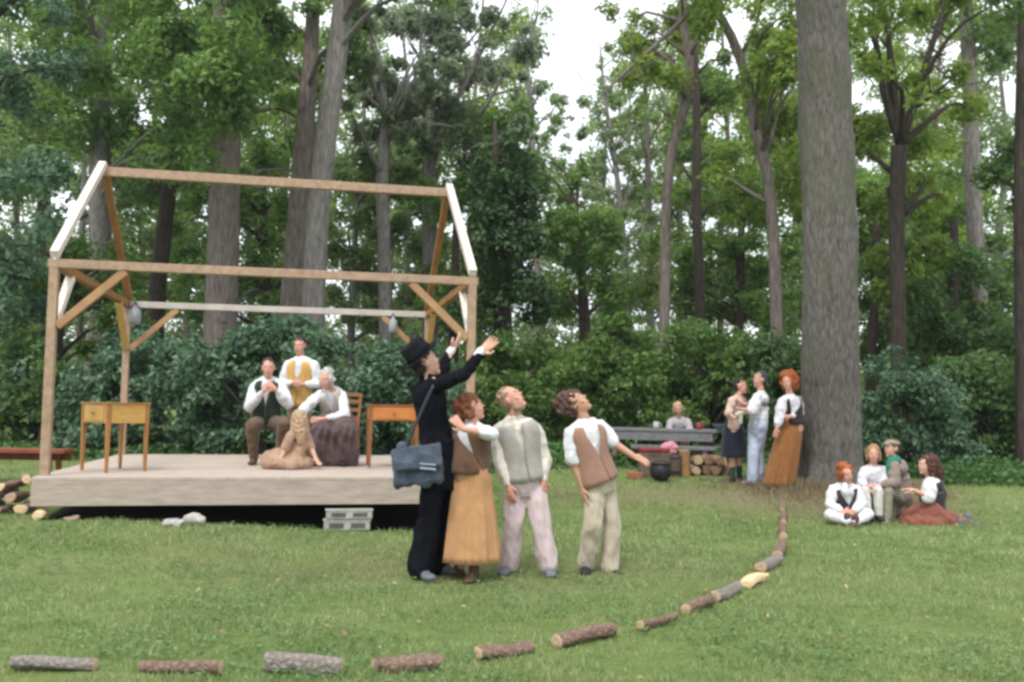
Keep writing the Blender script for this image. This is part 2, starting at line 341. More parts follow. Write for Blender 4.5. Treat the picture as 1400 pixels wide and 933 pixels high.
for u in (0, SW):
    # rafters sit on the eave beams and meet at the ridge
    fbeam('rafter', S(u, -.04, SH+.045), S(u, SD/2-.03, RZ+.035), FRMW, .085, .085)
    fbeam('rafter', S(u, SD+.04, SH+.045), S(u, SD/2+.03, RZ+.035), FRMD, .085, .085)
b_ = .62
for (v_, mt_) in ((0, FRMO), (SD, FRMO)):
    for (u, sg) in ((0, 1), (SW, -1)): fbeam('brace', S(u+sg*.05, v_, zt-.04-b_+.02), S(u+sg*(b_+.06), v_, zt-.05), mt_, .07, .08)
for u in (0, SW):
    for (v_, sg, mt_) in ((0, 1, FRMW), (SD, -1, pm('frame_wood_yellow', (.55, .36, .12), (.42, .27, .09)))):
        fbeam('brace', S(u, v_+sg*.05, zt-.04-b_+.02), S(u, v_+sg*(b_+.06), zt-.05), mt_, .07, .08, (1, 0, 0))
# lanterns hanging from the back beam
GALV = pm('galvanised_metal', (.36, .38, .39), (.2, .22, .23), rough=.6, metal=.3, bump=.1)
BLACK = pm('black_iron', (.02, .02, .022), (.012, .012, .013), rough=.5, bump=.2)
def rings(c, prof, n=20, ax=(np.array([1., 0, 0]), np.array([0, 1., 0]), np.array([0, 0, 1.]))):
    t = np.linspace(0, 2*math.pi, n, endpoint=False)
    return [np.asarray(c)+np.outer(np.cos(t)*r, ax[0])+np.outer(np.sin(t)*r, ax[1])+ax[2]*z for r, z in prof]
def lantern(px, u, drop, mat, label, rr=.085, hh=.27):
    c = S(u, SD-.14, SH-.1-drop); t_ = thing('lantern', label, 'lantern', c, 'lanterns hanging from the back eave beam')
    MB().loft(rings(c, [(rr*.75, -hh/2), (rr*.9, -hh/2+.02), (rr, -hh/2+.03), (rr, hh/2-.06), (rr*.8, hh/2-.03), (rr*.35, hh/2), (rr*.2, hh/2+.03)])).build('lantern_body', mat, t_, smooth=True)
    MB().chain([c+AW*-rr+AZ*(hh/2-.06), c+AZ*(hh/2+.08), c+AW*rr+AZ*(hh/2-.06)], [.005]*3).build('handle', BLACK, t_, smooth=True)
    MB().chain([c+AZ*(hh/2+.075), c+AZ*(drop+.03)+AV*.08], [.006, .006]).build('hook', BLACK, t_, smooth=True)
lantern(172, .12, .12, GALV, 'large grey metal lantern by the left back post top', .085, .25)
lantern(553, 3.78, .14, GALV, 'slim grey metal lantern right of the centre of the back beam', .065, .22)
lantern(577, 4.12, .34, BLACK, 'small black lantern by the right back post of the frame', .08, .15)

# tables
def table(c, ax, ay, W, Dp, H, apr, mat, mat2, label, tl=.02):
    t_ = thing('wooden_desk', label, 'desk', c, 'desks on the stage'); c = np.asarray(c, float)
    MB().box(c+AZ*(H-tl/2), (ax*W/2, ay*Dp/2, AZ*tl/2), .004).build('desk_top', mat2, t_)
    lw = .042
    for sx in (-1, 1):
        for sy in (-1, 1):
            p = c+ax*sx*(W/2-.03)+ay*sy*(Dp/2-.03); mb = MB()
            def rg(h, r): return [p+ax*a*r+ay*b*r+AZ*h for a, b in ((-1, -1), (1, -1), (1, 1), (-1, 1))]
            mb.loft([rg(0, lw*.32), rg(H-tl-apr, lw*.5), rg(H-tl-.001, lw*.5)]); mb.build('leg', mat2, t_)
    for sy in (-1, 1): MB().box(c+ay*sy*(Dp/2-.024)+AZ*(H-tl-apr/2-.001), (ax*(W/2-.053), ay*.01, AZ*apr/2), .002).build('apron', mat, t_)
    for sx in (-1, 1): MB().box(c+ax*sx*(W/2-.024)+AZ*(H-tl-apr/2-.001), (ax*.01, ay*(Dp/2-.053), AZ*apr/2), .002).build('apron', mat, t_)
    dr = MB().box(c-ay*(Dp/2-.01)+AZ*(H-tl-apr/2), (ax*(W/2-.09), ay*.008, AZ*(apr/2-.018)), .003).build('drawer', mat, t_)
    MB().ell(c-ay*(Dp/2+.012)+AZ*(H-tl-apr/2), (ax*.014, ay*.014, AZ*.014)).build('knob', mat2, dr, smooth=True)
OAK = pm('oak_yellow', (.56, .33, .085), (.44, .24, .055), scale=4, rough=.45, bump=.1, stretch=(2, 2, 9), spec=.4)
OAKD = pm('oak_brown', (.36, .17, .045), (.27, .12, .03), scale=4, rough=.45, bump=.1, spec=.4)
CHERRY = pm('cherry_orange', (.52, .20, .045), (.42, .15, .032), scale=4, rough=.45, bump=.1, spec=.4)
CHERRYD = pm('cherry_brown', (.28, .11, .035), (.2, .08, .025), scale=4, rough=.45, bump=.1, spec=.4)
def deckpt(px, py):
    D = (CAM[2]-DECK)/1.0
    for D in np.arange(8, 16, .01):
        p = P(px, py, D)
        if p[2] <= DECK: break
    p[2] = DECK+.001; return p, D
c1, _ = deckpt(145, 647); cl, _ = deckpt(98, 641); cr_, _ = deckpt(190, 641)
a45 = R(-38); ax = np.array([math.cos(a45), math.sin(a45), 0]); ay = np.array([-math.sin(a45), math.cos(a45), 0])
Wd = .56; cc = c1-ax*(Wd/2-.03)+ay*(.5/2-.03)
table(cc, ax, ay, Wd, .5, .74, .2, OAK, OAKD, 'yellow oak desk on the left side of the stage, beside the front post')
c1, _ = deckpt(505, 640); a2 = R(12); ax = np.array([math.cos(a2), math.sin(a2), 0]); ay = np.array([-math.sin(a2), math.cos(a2), 0])
c1b = c1+ax*(.62/2-.03)+ay*(.5/2-.03)
table(c1b, ax, ay, .62, .5, .76, .17, CHERRY, CHERRYD, 'orange wooden desk behind the man in the black coat')

# chairs
def chair(c, face, label, mat, seat=.44, back=.92):
    f_ = np.array([face[0], face[1], 0.]); f_ /= np.linalg.norm(f_); s_ = np.array([-f_[1], f_[0], 0]); c = np.asarray(c, float)
    t_ = thing('wooden_chair', label, 'chair', c, 'chairs on the stage')
    MB().box(c+AZ*(seat-.02), (s_*.21, f_*.2, AZ*.018), .01).build('seat', mat, t_)
    for sx in (-1, 1):
        MB().beam(c+s_*sx*.18+f_*.17, c+s_*sx*.18+f_*.17+AZ*(seat-.039), .036, .036, f_).build('leg', mat, t_)
        MB().beam(c+s_*sx*.18-f_*.2, c+s_*sx*.18-f_*.183+AZ*(seat-.039), .036, .036, f_).build('leg', mat, t_)
        MB().beam(c+s_*sx*.18-f_*.183+AZ*(seat-.001), c+s_*sx*.18-f_*.25+AZ*back, .034, .03, f_).build('back_post', mat, t_)
    for zz in (.56, .68, .80, .9): 
        k = (zz-seat)/(back-seat); MB().beam(c-s_*.163-f_*(.183+.067*k)+AZ*zz*back/.92, c+s_*.163-f_*(.183+.067*k)+AZ*zz*back/.92, .014, .05).build('slat', mat, t_)
    for sx in (-1, 1): MB().beam(c+s_*sx*.18+f_*.15+AZ*.2, c+s_*sx*.18-f_*.175+AZ*.2, .02, .02).build('stretcher', mat, t_)
pA, DA = deckpt(360, 626); pC, DC = deckpt(462, 626)
chair(pA+np.array([-.02, .1, 0]), (.25, -1), 'orange brown wooden chair under the man in the dark green vest', CHERRY)
chair(pC+np.array([.0, .12, 0]), (-.45, -1), 'reddish wooden chair under the white haired person in a dark skirt', CHERRYD)

# supports, stones and firewood
CONC = pm('concrete_block', (.47, .46, .425), (.27, .26, .24), scale=9, rough=.95, bump=.9)
STONE = pm('pale_stone', (.46, .45, .41), (.31, .30, .27), scale=7, rough=.95, bump=.5)
def rock(name, c, sx, sy, sz, mat, label, seed, parent=None, rot=0, group='stones under the front of the stage', cat='stone'):
    mb = MB(); r = random.Random(seed)
    for k in range(4): mb.ell(np.array(c)+np.array([r.uniform(-.35, .35)*sx, r.uniform(-.3, .3)*sy, sz*r.uniform(.35, .6)]), ([sx*r.uniform(.45, .7), 0, r.uniform(-.02, .02)], [0, sy*r.uniform(.5, .8), 0], [0, 0, sz*r.uniform(.4, .55)]))
    me = organic(mb, .018, 1, .008, 25, seed); o = obj(name, me, base=c, mats=[mat]); tag(o, label, cat, group)
def ground_at(px, py): p, D = G(px, py); return p
_b, _ = G(478, 727); _u, _v = stage_uv(_b[0], _b[1]); p = S(_u, V0+.14, 0); gz = terr(p[0], p[1])
for k, (dz, hh, off) in enumerate(((0, .115, 0), (.116, .105, .02))):
    t_ = thing('concrete_block', ['lower grey concrete block of the pair under the stage edge', 'upper grey concrete block of the pair under the stage edge'][k], 'concrete block', np.array([p[0], p[1], gz+dz]), 'concrete blocks under the stage')
    c = np.array([p[0]+off, p[1]-.12, gz+dz]); mb = MB()
    mb.box(c+AZ*(hh/2), (AW*.235, AV*.1, AZ*(hh/2-.008)), .008); mb.box(c+AZ*(hh-.006), (AW*.245, AV*.105, AZ*.006), .003)
    mb.build('block', CONC, t_)
    for sx in (-.11, .11): MB().box(c+AZ*(hh/2)+AW*sx-AV*.1, (AW*.075, AV*.003, AZ*(hh/2-.03)), .002).build('core_shade_plate', pm('hole_shade', (.12, .115, .105), (.08, .08, .07)), t_)  # flat dark plates; the shade inside the hollow cores is painted on
for i, (px, py, sx, sy, sz, lb) in enumerate(((238, 722, .13, .09, .09, 'flat pale stone under the stage edge, left of the rounder one'), (268, 719, .13, .1, .12, 'rounder pale stone under the stage edge'), (100, 712, .10, .07, .05, 'small brown stone lying low under the left part of the stage'))):
    q = ground_at(px, py); rock('stone', q, sx, sy, sz, STONE if i < 2 else pm('brown_stone', (.3, .22, .17)), lb, 30+i)
BARK1 = barkmat('log_bark', (.33, .23, .175), (.13, .085, .062), (22, 22, 22))
BARK2 = barkmat('log_bark_grey', (.36, .32, .285), (.17, .14, .12), (22, 22, 22))
CUT = pm('cut_wood', (.50, .36, .23), (.36, .25, .16), scale=10, rough=.85, bump=.2, fine=80)
def log(a, b, r, label, mats, group, seed, name='log', split=False, cat='log'):
    a = np.asarray(a, float); b = np.asarray(b, float); d = b-a; L_ = np.linalg.norm(d); d /= L_; x = np.cross(d, [0, 0, 1.]); x /= np.linalg.norm(x); y = np.cross(x, d)
    n = 22; t = np.linspace(0, 2*math.pi, n, endpoint=False); rs = []
    for k in range(11):
        f_ = k/10; c = a+d*L_*f_+x*.012*math.sin(f_*3+seed)+y*.008*math.sin(f_*4+seed*2)
        rad = r*(1-.10*np.sin(t)**2)*(1+.10*np.sin(2*t+seed*3)+.07*np.sin(3*t+seed+f_*2)+.04*np.sin(7*t+seed*3+f_*5)+.05*math.sin(f_*6+seed)+(.0 if 0 < k < 10 else -.04))
        if split: rad = np.where(np.sin(t) > .25, np.minimum(rad, .25*r/np.maximum(np.sin(t), .25)), rad)
        rs.append(c+np.outer(np.cos(t)*rad, x)+np.outer(np.sin(t)*rad, y))
    mb = MB(); mb.loft(rs, cap=False); o_ = thing(name, label, cat, (a+b)/2-AZ*r*.9, group)
    bk = mb.build('bark', mats[0], o_, smooth=not split)
    for rr, c, s_ in ((rs[0], a, -1), (rs[-1], b, 1)):
        mb = MB(); cc_ = rr.mean(0); mb.loft([rr, cc_+(rr-cc_)*.6+d*s_*.004, cc_+(rr-cc_)*.1+d*s_*.002]); mb.build('cut_end', mats[1], o_)
    return o_
arc = [(18, 913, 130, 914, .045, 'grey'), (195, 915, 300, 922, .04, 'brown'), (362, 918, 468, 921, .062, 'grey'), (510, 917, 602, 913, .05, 'brown'),
       (652, 900, 726, 888, .045, 'brown'), (760, 882, 838, 868, .055, 'brown'), (877, 860, 920, 846, .04, 'brown'), (938, 838, 972, 824, .05, 'brown'), (976, 820, 1010, 806, .048, 'grey'),
       (1020, 801, 1044, 789, .06, 'cut'), (1042, 780, 1062, 768, .062, 'grey'), (1062, 762, 1070, 742, .055, 'brown'), (1069, 735, 1072, 722, .055, 'brown'), (1072, 716, 1073, 704, .05, 'brown'), (1071, 697, 1069, 688, .05, 'brown')]
ALB = ['long thin grey weathered log, first from the left in the front row', 'thin dark log with peeling bark, second from the left in the front row', 'thick log with pale torn bark and tan ends, third in the front row',
       'tan knobby log, fourth in the front row before the arc turns', 'short brown log below the woman in the tan skirt', 'stout brown log in the grass below the pale trousered men', 'thin reddish log half sunk in grass after the stout one',
       'mottled brown log midway round the arc', 'greyish log touching the bright split log on its lower side', 'bright yellow freshly split log, palest in the arc', 'dark grey stubby log just above the bright split one',
       'upright leaning brown log on the upper bend of the arc', 'short log with pale face in the upper arc', 'small brown log second from the top of the arc', 'smallest brown log at the far top end of the arc']
LITE = pm('split_wood', (.74, .54, .32), (.6, .42, .24), scale=8, rough=.8, bump=.3)
for i, (x0, y0, x1, y1, r, kd) in enumerate(arc):
    a, _ = G(x0, y0+4); b, _ = G(x1, y1+4); zz = r*.8; a[2] = terr(a[0], a[1])+zz; b[2] = terr(b[0], b[1])+zz
    mats = {'grey': (BARK2, CUT), 'brown': (BARK1, CUT), 'cut': (LITE, LITE)}[kd]
    log(a, b, r*.86, ALB[i], mats, 'logs laid in an arc on the lawn', i*1.7+.3, split=(kd == 'cut'))
# firewood pile by the left end of the stage
WB = P(20, 690, 9.9); WB[2] = terr(WB[0], WB[1])
pile = [(-.25, 0, .07, .07, 0.1), (-.08, -.02, .06, .07, -.3), (.1, .02, .055, .065, .5), (-.33, .03, .2, .075, .2), (-.15, 0, .2, .07, -.4), (.02, .01, .17, .06, .3), (-.25, 0, .33, .075, .6), (-.05, .02, .31, .065, -.2), (.1, .04, .36, .05, .7), (-.45, -.02, .09, .08, .2)]
PLB = ['dark end-on log at the bottom of the firewood pile', 'small split log at the bottom middle of the firewood pile', 'tan log end nearest the stage at the bottom of the pile', 'rough log in the middle layer, far left of the pile', 'middle log of the firewood pile crossing the others',
       'thin log in the middle layer next to the stage fascia', 'weathered log on the upper left of the firewood pile', 'split pale log on top of the firewood pile', 'topmost thin pale log leaning at the stage corner', 'thick bark covered log at the left foot of the pile']
for i, (dx, dy, dz, r, an) in enumerate(pile):
    c = WB+np.array([dx, dy, dz]); d = np.array([math.sin(an)*.6, -math.cos(an), 0]); d = d/np.linalg.norm(d)*.19
    log(c-d, c+d, r, PLB[i], (BARK1 if i % 2 else BARK2, LITE if i in (2, 7, 8) else CUT), 'firewood piled by the stage corner', i*2.3, 'firewood_log', i in (1, 7), 'firewood')
q = P(53, 705, 9.35); q[2] = terr(q[0], q[1])+.055
log(q+np.array([0, .1, 0]), q+np.array([.02, -.08, 0]), .05, 'short tan block of wood under the front left stage corner', (LITE, LITE), 'firewood piled by the stage corner', 3, 'firewood_log', False, 'firewood')
# red-brown bench left of the stage
bp_, _ = P(20, 640, 13.2), 0; bx = bp_[0]; by = 13.2; bz = terr(bx, by); RB = pm('red_brown_paint', (.24, .07, .035), (.17, .05, .025), rough=.6)
bn = thing('garden_bench', 'reddish brown plank bench on the grass behind the left desk', 'bench', np.array([bx, by, bz]))
MB().box((bx-.35, by, bz+.45), ([1.15, 0, 0], [0, .16, 0], [0, 0, .03]), .008).build('seat', RB, bn)
MB().box((bx-.35, by+.17, bz+.36), ([1.1, 0, 0], [0, .015, 0], [0, 0, .05]), .004).build('rail', RB, bn)
for xx in (.6, -1.2):
    for yy in (-.12, .12): MB().beam((bx+xx, by+yy*1.4, bz-.01), (bx+xx*.97, by+yy, bz+.42), .06, .06, (0, 1, 0)).build('leg', RB, bn)
# ------------------------------------------------------------------ people
def un(v): v = np.asarray(v, float); return v/np.linalg.norm(v)
SKIN = {}
def skin(k):
    c = {'light': (.62, .36, .26), 'rosy': (.60, .31, .23), 'tan': (.52, .29, .19)}[k]
    if k not in SKIN:
        mt = pm('skin_'+k, c, tuple(x*.88 for x in c), scale=14, rough=.55, bump=.05, fine=90, bd=.002, spec=.35)
        b = [n for n in mt.node_tree.nodes if n.type == 'BSDF_PRINCIPLED'][0]; b.inputs['Subsurface Weight'].default_value = .12; b.inputs['Subsurface Radius'].default_value = (.01, .004, .002); SKIN[k] = mt
    return SKIN[k]
def hairm(k, c): return pm('hair_'+k, c, tuple(x*.45 for x in c), scale=20, rough=.6, bump=.6, stretch=(3, 3, .7), fine=110, bd=.012, spec=.3)
EYEW = pm('eye_white', (.7, .68, .65), (.66, .64, .6), bump=0, rough=.3); EYED = pm('eye_iris', (.03, .02, .015), (.02, .014, .01), bump=0, rough=.2)
LIP = pm('lips', (.45, .16, .13), (.4, .14, .11), bump=0, rough=.5)

class Person:
    def __init__(s, D0, H, label, J, face, look, sk='light', vox=.009, group=None, arms=True):
        s.D0 = D0; s.k = H/1.75; s.vox = vox; s.skin = skin(sk)
        s.J = {}
        for n_, v in J.items(): s.J[n_] = P(v[0], v[1], D0+(v[2] if len(v) > 2 else 0))
        J = s.J; k = s.k; s.face = un([face[0], face[1], 0])
        s.up = un(J['nec']-J['pel']); lat = un(np.cross(s.face, [0, 0, 1]))   # person's right-hand side when facing
        s.lat = lat
        for side, sg in (('r', 1), ('l', -1)):
            if 's'+side not in J: J['s'+side] = J['nec']-s.up*.05*k+lat*sg*.165*k
            if 'h'+side not in J: J['h'+side] = J['pel']+lat*sg*.09*k
        s.slat = un(J['sr']-J['sl'])
        s.look = un(look)
        hu = J['hed']-J['nec']; hu = hu*0.6+s.look*0-0; s.hf = s.look; u = hu-np.dot(hu, s.hf)*s.hf
        if np.linalg.norm(u) < .02: u = np.array([0, 0, 1.])-s.hf*s.hf[2]
        s.hu = un(u); s.hl = np.cross(s.hf, s.hu)
        feet = [J[a][2] for a in ('ar', 'al') if a in J]
        base = J['pel'].copy(); base[2] = min(feet)-.06 if feet else base[2]-.1
        s.root = thing('person', label, 'person', base, group)
    # spine
    def spine(s, f):
        p, c, n = s.J['pel'], s.J['che'], s.J['nec']; c2 = 2*c-.5*p-.5*n; c2 = .5*c2+.5*c
        return (1-f)**2*p+2*f*(1-f)*c2+f*f*n
    def prof(s):
        k = s.k
        return [(-.20, .10, .085), (-.10, .15, .108), (.0, .165, .115), (.14, .158, .11), (.32, .135, .097), (.5, .145, .105), (.68, .16, .112), (.82, .165, .108), (.9, .145, .09), (.96, .095, .068), (1.0, .06, .055)]
    def ring(s, f, rw, rd, off=0, ang=None, n=28):
        c = s.spine(f) if f >= 0 else s.J['pel']+s.up*f*.55*s.k
        t_ = min(max((f-.1)/.7, 0), 1); l = un(s.lat*(1-t_)+s.slat*t_)
        fc = min(max(f, 0), 1); tan = un(s.spine(fc+.05)-s.spine(fc-.05)); l = un(l-tan*np.dot(l, tan)); d = un(np.cross(tan, l))
        if np.dot(d, s.face) < 0: d = -d
        a = -np.linspace(0, 2*math.pi, n, endpoint=False) if ang is None else ang
        return c+np.outer(np.sin(a)*(rw*s.k+off), l)+np.outer(np.cos(a)*(rd*s.k+off), d)
    def body(s, hands=None, toes=None, thick=1.0):
        J, k = s.J, s.k; mb = MB(); mb.loft([s.ring(f, rw*.97, rd*.97, -.006) for f, rw, rd in s.prof()])
        mb.cap(J['nec']-s.up*.03*k, J['hed']-s.hu*.05*k, .057*k, .052*k)
        for sd in 'rl': mb.cap(J['nec']+s.up*.0*k, J['s'+sd]+s.up*.0*k, .052*k, .045*k)
        h = J['hed']; f_, u, l = s.hf*k*1.05, s.hu*k*1.05, s.hl*k*1.05
        mb.ell(h+u*.02-f_*.008, (l*.075, f_*.094, u*.098)); mb.ell(h-u*.045+f_*.018, (l*.058, f_*.074, u*.073)); mb.ell(h-u*.1+f_*.058, (l*.026, f_*.026, u*.022))
        mb.cap(h+f_*.08+u*.012, h+f_*.097-u*.018, .009*k, .014*k)
        mb.cap(h+f_*.08+u*.028+l*.035, h+f_*.08+u*.028-l*.035, .011*k, .011*k)
        for sg in (1, -1): mb.ell(h+l*.076*sg-f_*.008-u*.004, (l*.011, f_*.02, u*.031)); mb.ell(h+l*.038*sg+f_*.062-u*.03, (l*.02, f_*.018, u*.02))
        for sd in 'rl':
            if 'e'+sd in J: mb.cap(J['s'+sd], J['e'+sd], .05*k, .038*k); mb.cap(J['e'+sd], J['w'+sd], .038*k, .027*k)
            mb.cap(J['h'+sd], J['k'+sd], .082*k, .056*k); m_ = J['k'+sd]*.65+J['a'+sd]*.35; mb.cap(J['k'+sd], m_, .054*k, .053*k); mb.cap(m_, J['a'+sd], .053*k, .037*k)
            td = un((toes or {}).get(sd, s.face)); mb.cap(J['a'+sd]-AZ*.02*k-td*.02*k, J['a'+sd]-AZ*.045*k+td*.10*k, .032*k, .024*k)
            if hands and sd in hands: s.hand(mb, J['w'+sd], *hands[sd])
        s.toes = toes or {}
        s.bodyo = obj('body', organic(mb, s.vox*.72, 2), s.root, mats=[s.skin])
        for sg in (1, -1):
            c = h+l*.031*sg+f_*.074+u*.006; e = MB(); e.ell(c, (l*.013, f_*.011, u*.009), 12); e.ell(c+f_*.007, (l*.006, f_*.006, u*.006), 10, m=1); e.build('eye', [EYEW, EYED], s.root, smooth=True)
        MB().ell(h+f_*.089-u*.062, (l*.022, f_*.008, u*.008), 12).build('mouth', LIP, s.root, smooth=True)
        return s
    def hand(s, mb, w_, d, nrm, curl=.5, size=1.0):
        k = s.k*size; d = un(d); nrm = un(np.asarray(nrm, float)-d*np.dot(nrm, d)); sd = np.cross(d, nrm)
        mb.ell(w_+d*.05*k, (sd*.038*k, nrm*.015*k, d*.055*k)); mb.cap(w_, w_+d*.04*k, .024*k, .024*k)
        for i, (o_, L_) in enumerate(((-.031, .058), (-.0105, .074), (.0105, .08), (.031, .07))):
            b0 = w_+d*.085*k+sd*o_*k; c_ = curl*(1.1-.1*i); d1 = un(d+sd*o_*3+nrm*c_*.5); d2 = un(d1+nrm*c_)
            b1 = b0+d1*L_*.55*k; mb.chain([w_+d*.05*k+sd*o_*.8*k, b0, b1, b1+d2*L_*.5*k], [.0105*k, .0095*k, .009*k, .0075*k])
        t0 = w_+d*.02*k+sd*.026*k; t1 = t0+un(d*.6+sd*.75+nrm*.2)*.045*k; mb.chain([t0, t1, t1+un(d+sd*.15+nrm*.4)*.034*k], [.013*k, .011*k, .009*k])
    # garments
    def top(s, name, mat, sleeve=1.0, off=.014, lo=-.08, puff=0.0, wr=.006, sl_r=.052, cuff=None, collar=True, sides='rl', seed=1):
        J, k = s.J, s.k; mb = MB(); pr = [q for q in s.prof() if q[0] >= lo]; pr = [(lo, np.interp(lo, [q[0] for q in s.prof()], [q[1] for q in s.prof()]), np.interp(lo, [q[0] for q in s.prof()], [q[2] for q in s.prof()]))]+pr
        mb.loft([s.ring(f, rw, rd, off) for f, rw, rd in pr if f < .99])
        if collar: mb.loft([s.ring(.93, .085, .07, .008), s.ring(1.06, .054, .054, .010)])
        for sd in sides:
            a, e, w_ = J['s'+sd], J['e'+sd], J['w'+sd]; mb.cap(J['nec'], a, .056*k, .056*k); ra = (sl_r+.012)*k; re = (sl_r+puff)*k
            mb.cap(a, a*.5+e*.5, ra, (sl_r+.004+puff*1.2)*k)
            if sleeve <= .5: q = a+(e-a)*sleeve*2; mb.cap(a*.5+e*.5, q, (sl_r+puff)*k, (sl_r+.004+puff)*k) if sleeve > .3 else None
            else:
                mb.cap(a*.5+e*.5, e, (sl_r+puff)*k, (sl_r-.004+puff*1.1)*k); q = e+(w_-e)*(sleeve*2-1)
                mb.cap(e, e*.45+q*.55, (sl_r-.004+puff*1.1)*k, (sl_r-.008+puff)*k); mb.cap(e*.45+q*.55, q, (sl_r-.008+puff)*k, .037*k)
        o_ = obj(name, organic(mb, s.vox, 2, wr*k, 16, seed), s.root, mats=[mat])
        if cuff is not None:
            mb = MB()
            for sd in sides: mb.cap(J['w'+sd]*.93+J['e'+sd]*.07, J['w'+sd]+un(J['w'+sd]-J['e'+sd])*.012*k, .039*k, .038*k)
            obj('cuff', organic(mb, s.vox*.8, 1), s.root, mats=[cuff])
        return o_
    def vest(s, name, mat, lo=-.05, off=.024, front=.16, hi=.93, back=True):
        k = s.k; mb = MB(); P_ = s.prof(); xs_ = [q[0] for q in P_]; rows = []
        for f in np.linspace(lo, hi, 14):
            rw = np.interp(f, xs_, [q[1] for q in P_]); rd = np.interp(f, xs_, [q[2] for q in P_]); g_ = front*(max(f-.35, 0)/.55)**1.0*5+.02
            sw = 1-.30*max(0, (f-.72)/.2)
            rows.append(s.ring(f, rw*sw if f > .72 else rw, rd, off, np.linspace(g_, 2*math.pi-g_, 44)))
        mb.loft(rows, closed=False, cap=False); me = mb.mesh('v', True); o_ = obj(name, me, s.root, mats=[mat])
        md = o_.modifiers.new('thick', 'SOLIDIFY'); md.thickness = .012; md.offset = -1
        if s.vox < .01:
            for f in (.08, .16, .24, .32, .38):
                if f < lo+.04: continue
                rg = s.ring(f, np.interp(f, xs_, [q[1] for q in P_]), np.interp(f, xs_, [q[2] for q in P_]), off+.004, np.array([.07, .09])); mb = MB(); mb.ell(rg[0], ([.008*k, 0, 0], [0, .006*k, 0], [0, 0, .008*k]), 8); mb.build('button', SHR, o_, smooth=True)
        return o_
    def trousers(s, mat, thigh=.1, knee=.08, hem=.078, wr=.007, name='trousers', short=0, seed=3, waist=.22):
        J, k = s.J, s.k; mb = MB(); mb.loft([s.ring(f, np.interp(f, [-.2, -.1, 0, .14, .32], [.12, .15, .168, .16, .138]), np.interp(f, [-.2, -.1, 0, .14, .32], [.1, .112, .118, .112, .1]), .012) for f in np.linspace(-.2, waist, 7)])
        for sd in 'rl':
            h_, n_, a = J['h'+sd], J['k'+sd], J['a'+sd]; mb.cap(h_, n_, thigh*k, knee*k)
            if short == 0: mb.cap(n_, n_*.5+a*.5, knee*k, (knee+hem)/2*k); e_ = a+AZ*.0-un(a-n_)*.0; mb.cap(n_*.5+a*.5, e_, (knee+hem)/2*k, hem*k)
        me = organic(mb, s.vox, 2, wr*k, 13, seed); return obj(name, me, s.root, mats=[mat])
    def shoes(s, mat, name='shoe', size=1.12, ankle=.05, flat=None):
        J, k = s.J, s.k*size
        for sd in 'rl':
            td = un((s.toes).get(sd, s.face)); a = J['a'+sd]; l = un(np.cross(td, AZ) if abs(td[2]) < .95 else np.array([1., 0, 0])); u = np.cross(l, td); mb = MB()
            b0 = a-u*.052*k; mb.cap(a+u*ankle*k, b0+u*.03*k, .043*k, .043*k)
            mb.ell(b0-td*.03*k+u*.005*k, (l*.04*k, td*.045*k, u*.036*k)); mb.ell(b0+td*.05*k+u*.004*k, (l*.043*k, td*.09*k, u*.036*k)); mb.ell(b0+td*.135*k-u*.004*k, (l*.047*k, td*.06*k, u*.028*k))
            me = organic(mb, s.vox, 1)
            if flat is not None:
                n = len(me.vertices); co = np.empty(n*3, np.float32); me.vertices.foreach_get('co', co); co = co.reshape(-1, 3); co[:, 2] = np.maximum(co[:, 2], flat+.0); me.vertices.foreach_set('co', co.ravel()); me.update()
            obj(name, me, s.root, mats=[mat])
    def hair(s, mat, kind='short', extra=None, rough=.008, seed=5, vol=1.0):
        h = s.J['hed']; k = s.k*1.05; f_, u, l = s.hf*k, s.hu*k, s.hl*k; mb = MB(); v = vol
        mb.ell(h+u*.042-f_*.022, (l*.083*v, f_*.092*v, u*.09*v)); mb.ell(h-f_*.045+u*.0, (l*.079*v, f_*.065*v, u*.09*v))
        if kind != 'short':
            for sg in (1, -1): mb.ell(h+l*.07*sg*v-f_*.02-u*.02, (l*.025*v, f_*.05, u*.085))
        if kind == 'long':
            mb.chain([h-f_*.07+u*.02, h-f_*.09-u*.12, h-f_*.1-u*.25], [.075*k*v, .07*k*v, .05*k*v])
            for sg in (1, -1): mb.chain([h+l*.07*sg-f_*.03, h+l*.075*sg-f_*.05-u*.14], [.04*k*v, .038*k*v])
        if kind == 'bun': mb.ell(h-f_*.11+u*.06, (l*.06, f_*.055, u*.06))
        if kind == 'curly':
            r = random.Random(seed)
            for i in range(26):
                a = r.uniform(0, 6.28); b_ = r.uniform(-.6, 1.4); dd = f_*(-.35+.75*math.cos(a)*math.cos(b_))+l*math.sin(a)*math.cos(b_)+u*math.sin(b_)
                if np.dot(dd, s.hf) > .4*k and np.dot(dd, s.hu) < .75*k: continue
                mb.ell(h+dd*.1*v+u*.03, (l*.032, f_*.032, u*.032))
        for ch in (extra or []): mb.chain([P(q[0], q[1], s.D0+q[2]) for q in ch], [q[3]*s.D0/F_PX for q in ch])
        return obj('hair', organic(mb, s.vox*.8, 1, rough, 40, seed), s.root, mats=[mat])
    def blob(s, name, mat, chains, wr=.006, wf=14, vox=None, seed=9, floor=None, fold=0):
        mb = MB()
        for ch in chains: mb.chain([P(q[0], q[1], s.D0+q[2]) for q in ch], [q[3]*s.D0/F_PX for q in ch]) if len(ch) > 1 else mb.ell(P(ch[0][0], ch[0][1], s.D0+ch[0][2]), ([ch[0][3]*s.D0/F_PX, 0, 0], [0, ch[0][3]*s.D0/F_PX, 0], [0, 0, (ch[0][4] if len(ch[0]) > 4 else ch[0][3])*s.D0/F_PX]))
        me = organic(mb, vox or s.vox, 2, wr, wf, seed, fold)
